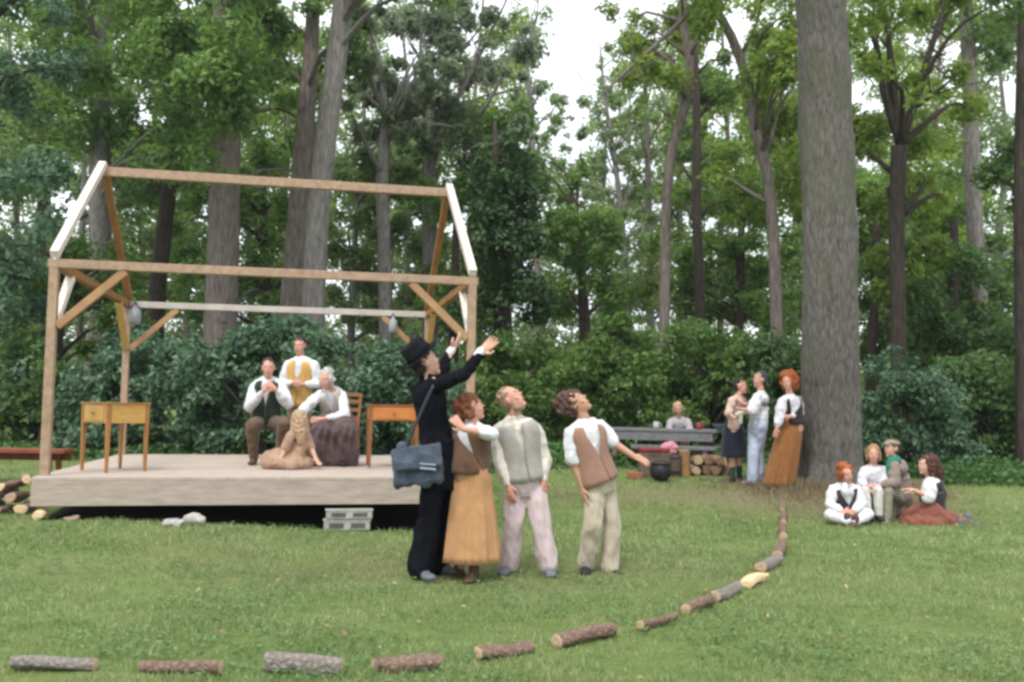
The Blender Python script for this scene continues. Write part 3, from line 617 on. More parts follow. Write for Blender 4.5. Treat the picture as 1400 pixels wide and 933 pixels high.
        if floor is not None:
            n = len(me.vertices); co = np.empty(n*3, np.float32); me.vertices.foreach_get('co', co); co = co.reshape(-1, 3); co[:, 2] = np.maximum(co[:, 2], floor); me.vertices.foreach_set('co', co.ravel()); me.update()
        return obj(name, me, s.root, mats=[mat])
    def skirt(s, mat, sections, pleats=22, amp=.03, name='skirt', seed=0, depth=.85):
        """sections: (px,py,dd,half width px); pleated cone, open below"""
        rs = []; n = 176; t = np.linspace(0, 2*math.pi, n, endpoint=False); m_ = len(sections); xs_ = np.arange(m_)
        A = np.array([[*P(q[0], q[1], s.D0+q[2]), q[3]*s.D0/F_PX] for q in sections])
        for f in np.linspace(0, m_-1, 20):
            c = np.array([np.interp(f, xs_, A[:, i]) for i in range(4)]); g_ = f/(m_-1)
            r_ = c[3]*(1+amp*(.25+2.2*g_)*(.55*np.sin(pleats*t+2.2*np.sin(3*t+seed)+.6*g_)+.9*np.sin(round(pleats*.37)*t+1.5*np.sin(2*t+seed)+seed*2)+.5*np.sin(5*t+2.5*g_+seed)))
            rs.append(c[:3]+np.outer(np.cos(t)*r_, [1, 0, 0])+np.outer(np.sin(t)*r_*depth, [0, 1, 0]))
        mb = MB(); mb.loft(rs, cap=False); o_ = obj(name, mb.mesh('sk', True), s.root, mats=[mat]); md = o_.modifiers.new('thick', 'SOLIDIFY'); md.thickness = .008; md.offset = -1; return o_
    def brim_hat(s, mat, tilt=0, r=.15, crown=.09, hgt=.115, band=None):
        h = s.J['hed']; k = s.k; u = un(s.hu-s.hf*tilt); f_ = un(s.hf-u*np.dot(s.hf, u)); l = np.cross(f_, u); c = h+s.hu*.062*k-s.hf*.012*k
        ax = (l, f_*1.12, u); mb = MB(); mb.loft(rings(c, [(crown*k, .008), (r*k, .012), (r*k*1.01, .004), (r*.98*k, -.002), (crown*k, -.004)], 32, ax), cap=False)
        mb.loft(rings(c, [(crown*k, 0), (crown*1.02*k, .03*k), (crown*.97*k, hgt*.8*k), (crown*.86*k, hgt*k), (crown*.5*k, hgt*1.02*k), (crown*.2*k, hgt*.96*k)], 32, ax))
        o_ = mb.build('hat', mat, s.root, smooth=True)
        if band: MB().loft(rings(c, [(crown*1.03*k, .008), (crown*1.05*k, .01), (crown*1.05*k, .034*k), (crown*1.03*k, .036*k)], 32, ax), cap=False).build('hat_band', band, o_, smooth=True)
        return o_
    def flat_cap(s, mat, name='cap'):
        h = s.J['hed']; k = s.k; f_, u, l = s.hf*k, s.hu*k, s.hl*k; mb = MB()
        mb.ell(h+u*.075-f_*.005, (l*.095, f_*.115, u*.045)); mb.ell(h+u*.055+f_*.105, (l*.06, f_*.045, u*.012)); return obj(name, organic(mb, s.vox*.8, 1, .002), s.root, mats=[mat])

SHR = pm('leather_brown', (.1, .055, .035), (.06, .035, .022), rough=.55, bump=.15)
BLK = pm('cloth_black', (.010, .0105, .014), (.005, .0055, .008), scale=9, rough=.95, bump=.3, fine=140, bd=.006, spec=.05); WHT = cloth('white', (.72, .72, .74)); CRM = cloth('cream', (.66, .62, .54)); 
SHB = pm('leather_black', (.03, .028, .03), (.018, .017, .018), rough=.5, bump=.15); SHG = pm('leather_grey', (.16, .17, .2), (.1, .11, .13), rough=.55, bump=.15); SHR = pm('leather_brown', (.1, .055, .035), (.06, .035, .022), rough=.55, bump=.15)

# 1 man in black with raised arms
g0 = 'players standing on the lawn'
p = Person(7.86, 1.84, 'man in a black coat and dark brimmed hat raising both arms to the sky', dict(
    pel=(600, 622), che=(590, 566), nec=(584, 518), hed=(581, 496), sr=(597, 527, -.16), sl=(590, 524, .17), er=(636, 512, -.2), wr=(657, 482, -.16), el=(606, 505, .25), wl=(617, 479, .33),
    hr=(594, 630, -.1), hl=(604, 630, .09), kr=(588, 704, -.12), kl=(603, 704, .1), ar=(575, 774, -.12), al=(596, 768, .14)), (1, .1), (.85, .3, .42), 'light', .009, g0)
p.body({'r': ((.8, .2, .75), (.4, -.6, .5), .35), 'l': ((.6, .2, .8), (-.5, .3, .4), .5)}, {'r': (.5, -.85, 0), 'l': (.85, -.3, 0)})
p.trousers(BLK, .1, .09, .115); p.top('coat', BLK, .93, .02, -.12, 0, .006, .056, collar=True); p.shoes(SHG, flat=None)
p.blob('cuff', WHT, [[(652, 489, -.17, 6.5), (657, 481, -.16, 6.2)], [(614, 484, .31, 6), (618, 478, .33, 5.8)]], .001)
p.skirt(BLK, [(601, 600, -.02, 23), (601, 636, -.02, 25), (604, 669, -.02, 25)], 7, .02, 'coat_tail', depth=.95)
p.hair(hairm('dark', (.035, .025, .02)), 'short'); p.brim_hat(pm('black_felt', (.018, .02, .021), (.01, .011, .012), rough=.95, bump=.2, spec=.05), .35, .155, .098, .13, BLK)
# satchel
BAG = cloth('bag', (.07, .09, .12), (.035, .045, .065)); BAGD = cloth('bag_dark', (.035, .045, .06))
bt = thing('satchel', 'slate blue satchel hanging at the hip of the man in black', 'bag', P(569, 668, 7.58))
p_ = lambda x, y, d=0: P(x, y, 7.58+d)
mb = MB(); mb.box(p_(571, 638), ([.195, 0, .03], [.0, .055, 0], [-.02, 0, .15]), .05); mb.cap(p_(550, 648), p_(586, 658), .06, .055); mb.cap(p_(545, 640), p_(551, 612), .055, .045); obj('bag_body', organic(mb, .01, 5, .012, 12, 4), bt, mats=[BAG])
mb = MB(); mb.box(p_(571, 626, -.075), ([.19, 0, .03], [.0, .016, -.01], [-.012, 0, .09]), .02); obj('flap', organic(mb, .008, 3, .006, 14, 5), bt, mats=[cloth('bag_flap', (.10, .125, .165), (.05, .065, .09))])
mb = MB(); mb.beam(p_(574, 640, -.1), p_(596, 642, -.095), .016, .006, (0, 1, 0)); mb.beam(p_(574, 634, -.1), p_(596, 636, -.1), .012, .006, (0, 1, 0)); mb.build('emblem_strip', cloth('pale_print', (.35, .39, .45)), bt)
mb = MB(); pts = [p_(556, 612, .0), p_(566, 586, -.03), p_(578, 558, -.02), p_(590, 532, .02), p_(596, 520, .16), p_(600, 530, .38), p_(606, 570, .44), p_(604, 605, .36), p_(592, 618, .1)]; mb.chain(pts, [.012]*len(pts)); obj('shoulder_strap', organic(mb, .006, 1), bt, mats=[BAGD])

# 2 woman in tan skirt
p = Person(7.8, 1.56, 'auburn haired woman in a long tan skirt raising a hand beside the man in black', dict(
    pel=(644, 648), che=(645, 606), nec=(647, 581), hed=(645, 557), sr=(632, 592, .1), sl=(660, 591, -.1), er=(622, 625, .1), wr=(612, 650, .02), el=(674, 594, -.3), wl=(634, 587, -.34),
    kr=(636, 712, .05), kl=(650, 712, -.05), ar=(648, 782, -.05), al=(628, 779, .12)), (.6, -.75), (.95, -.05, .3), 'rosy', .009, g0)
p.body({'r': ((-.2, 0, -1), (-1, 0, 0), .5), 'l': ((-.75, .1, .75), (0, 1, .1), .5)}, {'r': (-.3, -.9, 0), 'l': (-.5, -.8, 0)})
TAN = cloth('tan_skirt', (.52, .29, .14), (.40, .21, .095)); p.skirt(TAN, [(645, 628, 0, 19), (645, 652, 0, 24), (645, 706, 0, 31), (645, 768, 0, 37)], 24, .022)
p.top('blouse', WHT, .72, .012, .1, .012, .006, .05); p.vest('bodice', cloth('brown_bodice', (.17, .095, .06), (.11, .06, .04)), .02, .02, .11, .88); p.shoes(SHR, 'boot', ankle=.13)
p.hair(hairm('auburn', (.24, .085, .035)), 'bun', [[(632, 553, .02, 9), (630, 567, .02, 8)]], vol=1.08)

# 3 man in pale pinkish trousers
p = Person(8.1, 1.68, 'bearded man in a cream shirt and pale pink trousers looking up, arms hanging', dict(
    pel=(717, 662), che=(711, 608), nec=(703, 572), hed=(699, 546), sr=(683, 589, 0), sl=(732, 588, .02), er=(684, 632, -.05), wr=(696, 664, -.12), el=(745, 628, .05), wl=(743, 657, -.05),
    hr=(705, 668, 0), hl=(731, 668, 0), kr=(703, 718, -.04), kl=(739, 716, -.06), ar=(695, 770, .02), al=(749, 772, -.06)), (.3, -.95), (.7, -.35, .62), 'rosy', .009, g0)
p.body({'r': ((.15, -.1, -1), (.6, .8, 0), .6), 'l': ((0, -.1, -1), (-.5, .8, 0), .6)}, {'r': (-.25, -.9, 0), 'l': (.15, -.95, 0)})
p.trousers(cloth('pink_linen', (.60, .49, .49), (.50, .40, .405)), .106, .092, .095); p.top('shirt', CRM, .96, .012, .03, .018, .007, .053); p.vest('waistcoat', cloth('grey_waistcoat', (.41, .385, .345), (.27, .255, .23)), .05, .034, .05, .88); p.shoes(SHG)
p.hair(hairm('sandy', (.36, .25, .16)), 'short', vol=.97)
p.blob('beard', hairm('sandy', (.36, .25, .16)), [[(706, 558, -.09, 5), (714, 557, -.06, 4.5)]], .003)

# 4 leaning man in brown vest
p = Person(8.2, 1.7, 'man in a brown waistcoat and khaki trousers leaning back with one arm stretched behind', dict(
    pel=(819, 658), che=(805, 612), nec=(799, 576), hed=(787, 552), sr=(781, 592, -.05), sl=(820, 584, .06), er=(784, 634, -.08), wr=(797, 668, -.1), el=(839, 606, .05), wl=(866, 624, 0),
    hr=(812, 666, -.04), hl=(828, 665, .05), kr=(811, 716, -.12), kl=(837, 716, .0), ar=(801, 770, -.02), al=(834, 775, -.02)), (.55, -.8), (.62, -.3, .72), 'tan', .009, g0)
p.body({'r': ((.15, -.1, -1), (.9, .3, 0), .4), 'l': ((.9, -.1, -.35), (0, .5, -.7), .5)}, {'r': (-.1, -1, 0), 'l': (.55, -.85, 0)})
p.trousers(cloth('khaki', (.50, .44, .34), (.36, .31, .235)), .1, .083, .085); p.top('shirt', WHT, .44, .013, .1, .012, .006, .056); p.vest('waistcoat', cloth('brown_waistcoat', (.34, .2, .145), (.25, .14, .10)), -.02, .024, .1, .9); p.shoes(SHB)
p.hair(hairm('brown', (.115, .062, .045)), 'short', [[(783, 545, .02, 13), (772, 547, .02, 12), (763, 551, .02, 8)], [(776, 556, 0, 12), (768, 562, 0, 7)]], .012, vol=1.1)

# ---- on the stage
g1 = 'players sitting and standing on the stage'
DD = DECK
A0 = deckpt(352, 634)[1]
p = Person(A0, 1.66, 'dark haired man in a dark green vest seated at the left of the stage group', dict(
    pel=(364, 575, .12), che=(366, 540, .08), nec=(367, 517, .06), hed=(367, 503, .0), sr=(349, 527, .06), sl=(384, 527, .06), er=(341, 556, -.05), wr=(360, 535, -.22), el=(394, 553, -.05), wl=(377, 533, -.24),
    hr=(356, 578, .1), hl=(374, 578, .1), kr=(345, 582, -.32), kl=(388, 580, -.3), ar=(347, 626, -.2), al=(384, 622, -.12)), (.1, -1), (.2, -.95, -.05), 'rosy', .011, g1)
p.body({'r': ((.6, -.1, .5), (0, 1, 0), .7), 'l': ((-.6, -.1, .5), (0, 1, 0), .7)}); p.trousers(cloth('brown_wool', (.14, .09, .055), (.09, .06, .037)), .105, .088, .066); p.top('shirt', WHT, .95, .013, .1, .02, .007, .055)
p.vest('vest', cloth('dark_green', (.03, .042, .032), (.018, .026, .02)), -.05, .024, .09, .92); p.shoes(SHR, 'boot', ankle=.15, flat=DD+.002); p.hair(hairm('dark_brown', (.05, .028, .02)), 'short')
p = Person(12.5, 1.62, 'black haired man in a white shirt and yellow waistcoat standing behind the stage group', dict(
    pel=(409, 556), che=(409, 517), nec=(411, 490), hed=(410, 473), sr=(394, 499), sl=(430, 499), er=(386, 527, -.03), wr=(401, 524, -.2), el=(434, 525, -.02), wl=(415, 526, -.2),
    kr=(402, 591, -.03), kl=(416, 591, -.03), ar=(401, 623), al=(418, 623)), (-.1, -1), (-.15, -1, -.05), 'rosy', .011, g1)
p.body({'r': ((.9, -.2, .1), (0, 1, 0), .8), 'l': ((-.9, -.2, .1), (0, 1, 0), .8)}); p.trousers(cloth('brown_pants', (.26, .185, .12), (.19, .13, .085)), .095, .075, .07); p.top('shirt', WHT, .92, .013, .1, .016, .006, .055)
p.vest('waistcoat', cloth('ochre', (.62, .38, .12), (.5, .29, .08)), .0, .024, .07, .92); p.shoes(SHR, flat=DD+.002); p.hair(hairm('black', (.018, .014, .013)), 'short', vol=1.03)
C0 = deckpt(462, 636)[1]
p = Person(C0, 1.62, 'white haired person in a white blouse and dark mauve skirt seated and bending forward', dict(
    pel=(462, 585, .12), che=(456, 554, .1), nec=(449, 531, -.02), hed=(446, 519, -.1), sr=(436, 541, 0), sl=(468, 541, .02), er=(414, 562, -.12), wr=(403, 586, -.15), el=(472, 568, -.12), wl=(441, 573, -.3),
    hr=(453, 587, .1), hl=(470, 587, .1), kr=(437, 592, -.33), kl=(472, 592, -.33), ar=(433, 628, -.25), al=(478, 628, -.2)), (-.35, -1), (-.2, -.95, -.12), 'rosy', .011, g1)
p.body({'r': ((-.5, 0, -.9), (.7, .5, 0), .5), 'l': ((-.8, -.2, -.1), (0, 1, 0), .6)}); p.top('blouse', CRM if 0 else WHT, .9, .013, .0, .018, .008, .055)
MAU = cloth('mauve_brown', (.115, .08, .078), (.075, .052, .052)); p.blob('skirt', MAU, [[(455, 580, .1, 22), (440, 590, -.3, 15), (436, 628, -.26, 13)], [(464, 580, .1, 22), (471, 590, -.3, 16), (478, 626, -.22, 14)], [(455, 595, -.25, 14), (457, 626, -.22, 17)], [(470, 605, 0, 17), (474, 628, .05, 15)]], .014, 9, seed=4, floor=DD+.01, fold=1.2)
p.shoes(SHB, flat=DD+.002); p.hair(hairm('white', (.6, .59, .57)), 'curly', vol=.95); p.vest('waistcoat', cloth('grey_vest2', (.40, .37, .33)), .0, .022, .08, .9)
D1 = deckpt(388, 641)[1]
p = Person(D1, 1.5, 'girl with long blonde hair in a tan dress sitting on the stage boards', dict(
    pel=(403, 628, .0), che=(407, 603, .02), nec=(409, 588, .02), hed=(409, 575, .0), sr=(398, 595, -.1), sl=(419, 595, .1), er=(390, 612, -.14), wr=(384, 627, -.2), el=(425, 612, .05), wl=(431, 625, -.05),
    hr=(400, 630, -.08), hl=(408, 630, .08), kr=(368, 624, -.1), kl=(372, 622, .1), ar=(388, 634, -.16), al=(398, 632, .2)), (-.9, -.4), (-.3, .8, .1), 'light', .011, g1)
p.body({'r': ((-.7, -.2, -.6), (0, 0, 1), .3), 'l': ((.5, -.4, -.7), (0, 0, 1), .3)}); TD = cloth('tan_dress', (.42, .28, .19), (.31, .2, .135))
p.top('dress', TD, .5, .012, -.1, .01, .006, .05); p.blob('skirt', TD, [[(404, 628, 0, 15), (384, 626, -.05, 14), (366, 628, -.05, 11)], [(404, 632, -.1, 12), (366, 634, -.15, 9)], [(405, 632, .1, 12), (372, 632, .15, 10)], [(420, 634, 0, 9), (398, 636, -.2, 9)], [(368, 626, -.1, 10), (390, 635, -.2, 8)]], .010, 12, seed=6, floor=DD+.003, fold=1)
p.hair(hairm('blonde', (.60, .42, .255)), 'long', vol=1.15)

# ---- three standing by the tree
g2 = 'players standing by the big tree'
p = Person(14.5, 1.66, 'dark haired youth in navy shorts and green socks holding a pale cloth', dict(
    pel=(1004, 583), che=(1005, 559), nec=(1009, 543), hed=(1012, 528), sr=(1001, 548, -.14), sl=(1014, 547, .14), er=(996, 565, -.18), wr=(1004, 572, -.26), el=(1021, 562, .12), wl=(1024, 553, -.1),
    kr=(1001, 623, -.02), kl=(1010, 623, .02), ar=(1002, 658, -.04), al=(1011, 655, .05)), (.9, -.3), (.9, -.3, .1), 'rosy', .011, g2)
p.body({'r': ((.9, 0, .2), (0, 0, 1), .5), 'l': ((.9, 0, .2), (0, 0, 1), .5)}); p.top('blouse', cloth('pale_pink', (.60, .45, .38), (.5, .36, .3)), .5, .013, -.05, .01, .006, .055)
p.skirt(cloth('navy', (.018, .022, .035), (.012, .014, .022)), [(1004, 572, 0, 10.5), (1003, 594, 0, 14.5), (1003, 625, 0, 16.5)], 8, .02, 'shorts')
p.blob('sock', cloth('green_sock', (.02, .06, .05), (.012, .04, .034)), [[(1001.5, 638, -.03, 4.4), (1002, 658, -.04, 3.6)]], .001); p.blob('sock', cloth('green_sock', (.02, .06, .05)), [[(1010.5, 638, .03, 4.4), (1011, 655, .05, 3.6)]], .001); p.shoes(SHB)
p.hair(hairm('dark', (.035, .025, .02)), 'short', vol=1.02)
ct = MB(); cc_ = lambda x, y, d: P(x, y, 14.5+d); ct.chain([cc_(1008, 567, -.3), cc_(1018, 563, -.3), cc_(1024, 560, -.25)], [.035, .045, .03]); ct.chain([cc_(1012, 567, -.3), cc_(1013, 578, -.3)], [.035, .03])
tag(obj('folded_cloth', organic(ct, .012, 2, .006, 20, 3), base=cc_(1015, 566, -.3), mats=[CRM]), 'pale cream cloth held between the youth in navy and the man in white', 'cloth')
p = Person(14.3, 1.7, 'man in a white shirt and light blue trousers facing away from the tree', dict(
    pel=(1036, 583), che=(1039, 556), nec=(1041, 537), hed=(1039, 519), sr=(1035, 543, -.15), sl=(1044, 543, .15), er=(1029, 561, -.2), wr=(1014, 560, -.25), el=(1036, 560, .12), wl=(1019, 553, 0),
    kr=(1030, 622, -.05), kl=(1037, 622, .05), ar=(1029, 655, -.04), al=(1037, 655, .06)), (-1, -.3), (-.95, -.2, .05), 'rosy', .011, g2)
p.body({'r': ((-.95, 0, .2), (0, 0, 1), .5), 'l': ((-.9, 0, .3), (0, 0, 1), .5)}); p.trousers(cloth('light_blue', (.42, .47, .58), (.33, .37, .47)), .105, .088, .09); p.top('shirt', WHT, .62, .014, -.02, .03, .007, .058); p.shoes(SHG)
p.hair(hairm('dark_grey', (.07, .07, .075)), 'short', vol=1.02)
p = Person(14.1, 1.66, 'red haired woman in a rust brown skirt leaning against the big tree trunk', dict(
    pel=(1084, 585), che=(1082, 559), nec=(1080, 541), hed=(1077, 523), sr=(1069, 549, -.12), sl=(1090, 547, .1), er=(1066, 570, -.15), wr=(1062, 586, -.2), el=(1093, 566, .08), wl=(1080, 570, -.18),
    kr=(1069, 625, -.1), kl=(1077, 625, .02), ar=(1058, 660, -.1), al=(1066, 662, .04)), (-.7, -.8), (-.5, -.85, .05), 'rosy', .011, g2)
p.body({'r': ((-.2, 0, -1), (0, 1, 0), .5), 'l': ((-.9, -.1, 0), (0, 1, 0), .6)}); p.skirt(cloth('rust', (.30, .13, .045), (.22, .09, .03)), [(1084, 572, 0, 11.5), (1079, 596, 0, 17), (1071, 632, 0, 20), (1064, 664, 0, 22)], 14, .03)
p.top('blouse', WHT, .9, .013, .1, .025, .006, .055); p.vest('bodice', cloth('dark_bodice', (.04, .03, .028)), .1, .022, .2, .9); p.shoes(SHR)
p.hair(hairm('ginger', (.42, .11, .03)), 'curly', [[(1072, 513, .03, 6), (1082, 511, .03, 6), (1087, 518, .03, 6), (1087, 530, .05, 5)]], vol=1.05)

# ---- four seated in front of the tree
g3 = 'players sitting on the grass'
z_ = terr(P(1190, 715, 12)[0], 12.0)
sl0 = P(1188, 703, 12.4); sl1 = P(1246, 703, 12.5); zz = terr(sl0[0], sl0[1])
sl0[2] = zz+.1; sl1[2] = zz+.1
log(sl0, sl1, .12, 'dark log the fair haired girl and the person in a cap sit on', (BARK1, CUT), None, 2, 'seat_log')
p = Person(11.9, 1.6, 'ginger haired person in white with a dark vest sitting cross legged on the grass', dict(
    pel=(1156, 702, .08), che=(1155, 681, .05), nec=(1155, 663, .02), hed=(1156, 648, -.03), sr=(1139, 669, .03), sl=(1171, 669, .03), er=(1134, 690, -.05), wr=(1153, 700, -.3), el=(1178, 689, -.05), wl=(1164, 701, -.3),
    kr=(1134, 704, -.18), kl=(1187, 703, -.15), ar=(1158, 712, -.42), al=(1170, 714, -.36)), (.15, -1), (.25, -.95, -.08), 'rosy', .011, g3)
p.body({'r': ((.7, -.2, 0), (0, 1, -.3), .6), 'l': ((-.7, -.2, 0), (0, 1, -.3), .6)}, {'r': (.9, -.3, 0), 'l': (-.9, -.3, 0)}); zf = terr(p.root.location[0], p.root.location[1])
p.trousers(WHT, .095, .075, .06, .008); p.top('blouse', WHT, .92, .013, 0, .02, .008, .055); p.vest('vest', cloth('charcoal', (.055, .045, .045)), .15, .024, .13, .88); p.shoes(SHR)
p.blob('cravat', WHT, [[(1155, 664, -.1, 4.5), (1155, 672, -.13, 4), (1156, 677, -.13, 3)]], .003)
p.hair(hairm('ginger', (.42, .11, .03)), 'curly', vol=1.0, seed=8)
p = Person(12.3, 1.56, 'fair haired girl in a pale dress sitting with knees drawn up', dict(
    pel=(1193, 682, .15), che=(1194, 658, .12), nec=(1194, 638, .1), hed=(1194, 621, .08), sr=(1181, 644, .08), sl=(1208, 644, .12), er=(1178, 663, -.02), wr=(1189, 665, -.2), el=(1211, 661, 0), wl=(1200, 666, -.2),
    kr=(1183, 671, -.3), kl=(1200, 671, -.3), ar=(1187, 703, -.36), al=(1201, 703, -.34)), (-.05, -1), (-.3, -.9, 0), 'rosy', .011, g3)
p.body({'r': ((.5, -.2, -.2), (0, 0, -1), .6), 'l': ((-.5, -.2, -.2), (0, 0, -1), .6)}); WG = cloth('white_grey', (.63, .63, .68)); WG2 = cloth('sage_white', (.56, .57, .53)); p.top('blouse', WG, .8, .013, 0, .02, .008, .055); p.trousers(WG2, .095, .07, .06, .006); p.shoes(SHB)
p.hair(hairm('honey', (.42, .24, .12)), 'bob', vol=1.1)
p = Person(12.4, 1.62, 'person in a tan cap and grey brown jacket with a green scarf, purple sock showing', dict(
    pel=(1231, 680, .1), che=(1229, 652, .08), nec=(1225, 630, .05), hed=(1219, 613, .02), sr=(1222, 638, -.12), sl=(1233, 638, .18), er=(1224, 660, -.2), wr=(1200, 664, -.28), el=(1224, 660, .15), wl=(1207, 668, -.1),
    hr=(1229, 683, .05), hl=(1234, 683, .15), kr=(1213, 672, -.25), kl=(1220, 673, .0), ar=(1213, 708, -.35), al=(1219, 705, -.05)), (-.85, -.6), (-.9, -.35, .05), 'light', .011, g3)
p.body({'r': ((-.9, -.1, .0), (0, 0, -1), .5), 'l': ((-.9, -.2, 0), (0, 0, -1), .5)}); p.top('jacket', cloth('taupe', (.27, .21, .18), (.2, .155, .13)), .92, .018, -.05, .02, .006, .06); p.trousers(cloth('olive_khaki', (.27, .25, .18), (.19, .175, .12)), .095, .075, .055)
p.blob('scarf', cloth('green_scarf', (.03, .2, .12), (.02, .13, .08)), [[(1218, 630, -.05, 5.5), (1217, 640, -.12, 6), (1218, 649, -.14, 4.5)], [(1224, 630, .0, 8)]], .004); p.blob('sock', cloth('purple_sock', (.36, .26, .55), (.28, .2, .43)), [[(1213.5, 688, -.3, 5.6), (1213, 706, -.35, 5)]], .001); p.shoes(pm('leather_pale', (.38, .34, .26), rough=.6))
p.hair(hairm('brown', (.115, .062, .045)), 'short'); p.flat_cap(cloth('tan_cap', (.30, .24, .17), (.22, .175, .12)))
p = Person(12.0, 1.64, 'brown haired woman in a reddish brown skirt kneeling sideways on the grass', dict(
    pel=(1273, 698, .02), che=(1276, 671, .02), nec=(1273, 652, .0), hed=(1266, 636, -.02), sr=(1272, 659, -.14), sl=(1278, 659, .14), er=(1269, 679, -.2), wr=(1248, 670, -.22), el=(1268, 678, .1), wl=(1252, 674, .08),
    hr=(1271, 702, -.06), hl=(1275, 702, .06), kr=(1244, 716, -.1), kl=(1248, 712, .12), ar=(1312, 719, -.1), al=(1322, 711, .16)), (-1, -.15), (-.95, -.25, .05), 'light', .011, g3)
p.body({'r': ((-.95, 0, .1), (0, 0, -1), .3), 'l': ((-.95, 0, .1), (0, 0, -1), .4)}, {'r': (.95, -.1, -.1), 'l': (.9, -.2, .0)}); p.top('blouse', WHT, .55, .013, .1, .035, .007, .06)
p.vest('vest', cloth('black_vest', (.03, .026, .03)), .0, .026, .2, .86); zf = float(terr(p.root.location[0], p.root.location[1]))
p.blob('skirt', cloth('red_brown', (.24, .088, .06), (.17, .06, .042)), [[(1274, 690, 0, 15), (1270, 700, 0, 20), (1246, 712, 0, 15)], [(1272, 704, -.1, 19), (1285, 712, -.1, 17), (1302, 718, -.05, 10)], [(1278, 702, .1, 18), (1300, 712, .1, 12), (1320, 716, .12, 6)], [(1244, 716, -.12, 11), (1278, 718, -.25, 12)]], .014, 12, seed=8, fold=1.1)
p.shoes(SHG); p.hair(hairm('chestnut', (.10, .04, .028)), 'long', [[(1274, 630, 0, 10), (1280, 645, 0, 9), (1283, 660, .02, 7)]], vol=1.08)

# ---- table and things at the back
TB0 = P(832, 590, 17.4); TB1 = P(985, 590, 16.6); tz = float(terr((TB0[0]+TB1[0])/2, 17)); ax = un([TB1[0]-TB0[0], TB1[1]-TB0[1], 0]); ay = np.array([-ax[1], ax[0], 0]); Lt = np.hypot(TB1[0]-TB0[0], TB1[1]-TB0[1]); tc_ = (TB0+TB1)/2; tc_[2] = tz
WEA = pm('weathered_grey_wood', (.20, .20, .205), (.12, .12, .125), scale=4, rough=.85, stretch=(1, 6, 6)); WEB = pm('weathered_brown_wood', (.16, .12, .09), (.09, .068, .052), rough=.9)
H_ = float(P(900, 586, 17)[2]-tz)
t_ = thing('plank_table', 'long weathered grey plank table standing under the hedge', 'table', tc_)
for k in range(4): MB().box(tc_+ay*(k*.2-.3)+AZ*(H_-.025), (ax*Lt/2, ay*.095, AZ*.025), .006).build('plank', WEA, t_)
for sg in (-1, 1):
    for k in (-1, 1): MB().beam(tc_+ax*sg*Lt*.4+ay*k*.34+AZ*-.01, tc_+ax*sg*Lt*.4+ay*k*.15+AZ*(H_-.052), .07, .09, ax).build('leg', WEB, t_)
MB().box(tc_+ay*-.0+AZ*(H_*.45), (ax*Lt*.44, ay*.03, AZ*.05), .004).build('cross_bar', WEB, t_)
MB().box(tc_-ay*.36+AZ*(H_-.13), (ax*Lt*.47, ay*.018, AZ*.075), .004).build('apron', WEA, t_)
bz0 = tc_-ay*.62
t2 = thing('plank_bench', 'low grey plank bench in front of the long weathered table', 'bench', bz0+ax*.35)
MB().box(bz0+ax*.35+AZ*(H_*.55), (ax*Lt*.36, ay*.13, AZ*.03), .006).build('seat', WEA, t2)
for sg in (-1, 1): MB().box(bz0+ax*(.35+sg*Lt*.27)+AZ*(H_*.27-.015), (ax*.04, ay*.11, AZ*(H_*.27-.016)), .004).build('leg', WEB, t2)
p = Person(17.9, 1.6, 'blonde person in a grey shirt sitting behind the long weathered table', dict(
    pel=(929, 603, .1), che=(928, 585, .05), nec=(928, 571, 0), hed=(927, 559, -.05), sr=(917, 576), sl=(940, 576), er=(914, 588, -.1), wr=(922, 589, -.3), el=(944, 588, -.1), wl=(934, 589, -.3),
    kr=(921, 605, -.35), kl=(936, 605, -.35), ar=(921, 632, -.3), al=(936, 632, -.3)), (-.05, -1), (-.1, -1, -.15), 'rosy', .013, None)
p.body({'r': ((.6, -.2, 0), (0, 0, -1), .5), 'l': ((-.6, -.2, 0), (0, 0, -1), .5)}); p.top('shirt', cloth('grey_pink', (.42, .38, .4)), .9, .014, 0, .015); p.trousers(cloth('maroon', (.2, .07, .07))); p.shoes(SHB); p.hair(hairm('blonde', (.60, .42, .255)), 'bob', vol=1.12)
sb = np.array([P(929, 600, 18)[0], 18.05, 0]); sb[2] = terr(sb[0], sb[1])
mb = MB(); mb.loft(rings(sb, [(.21, -.02), (.19, .1), (.185, .4), (.17, .43)], 24)); tag(mb.build('stump_seat', [BARK1], base=sb, smooth=True), 'tree stump seat behind the long table under the blonde person', 'stump')
# black pot lying on its side, crates and firewood
def at(px, py, D, dz=0): q = P(px, py, D); q[2] = float(terr(q[0], q[1]))+dz; return q
c = at(903, 655, 14.6); k_ = .30
t_ = thing('cauldron', 'round black iron pot on the grass in front of the grey bench', 'pot', c)
MB().loft(rings(c, [*[(a*.68, b*.72+.0) for a, b in ((.04, .02), (.15, .035), (.22, .1), (.245, .19), (.235, .28), (.2, .33), (.19, .345), (.21, .37), (.225, .375), (.2, .36), (.18, .34), (.2, .25), (.19, .12), (.05, .06))]], 32)).build('pot_body', BLACK, t_, smooth=True)
for a in (0, 2.1, 4.2): MB().cap(c+np.array([math.cos(a)*.08, math.sin(a)*.08, .035]), c+np.array([math.cos(a)*.10, math.sin(a)*.10, .0]), .016, .012).build('foot', BLACK, t_, smooth=True)
ang = np.linspace(.1, math.pi-.1, 9); MB().chain([c+np.array([math.cos(a)*.15, -.04, .235+math.sin(a)*.08]) for a in ang], [.008]*9).build('handle', BLACK, t_, smooth=True)
c = at(894, 640, 15.3); t_ = thing('toolbox', 'small dark red box on the grass behind the black pot', 'box', c); RED = pm('dark_red_paint', (.24, .025, .035), (.16, .018, .025), rough=.5)
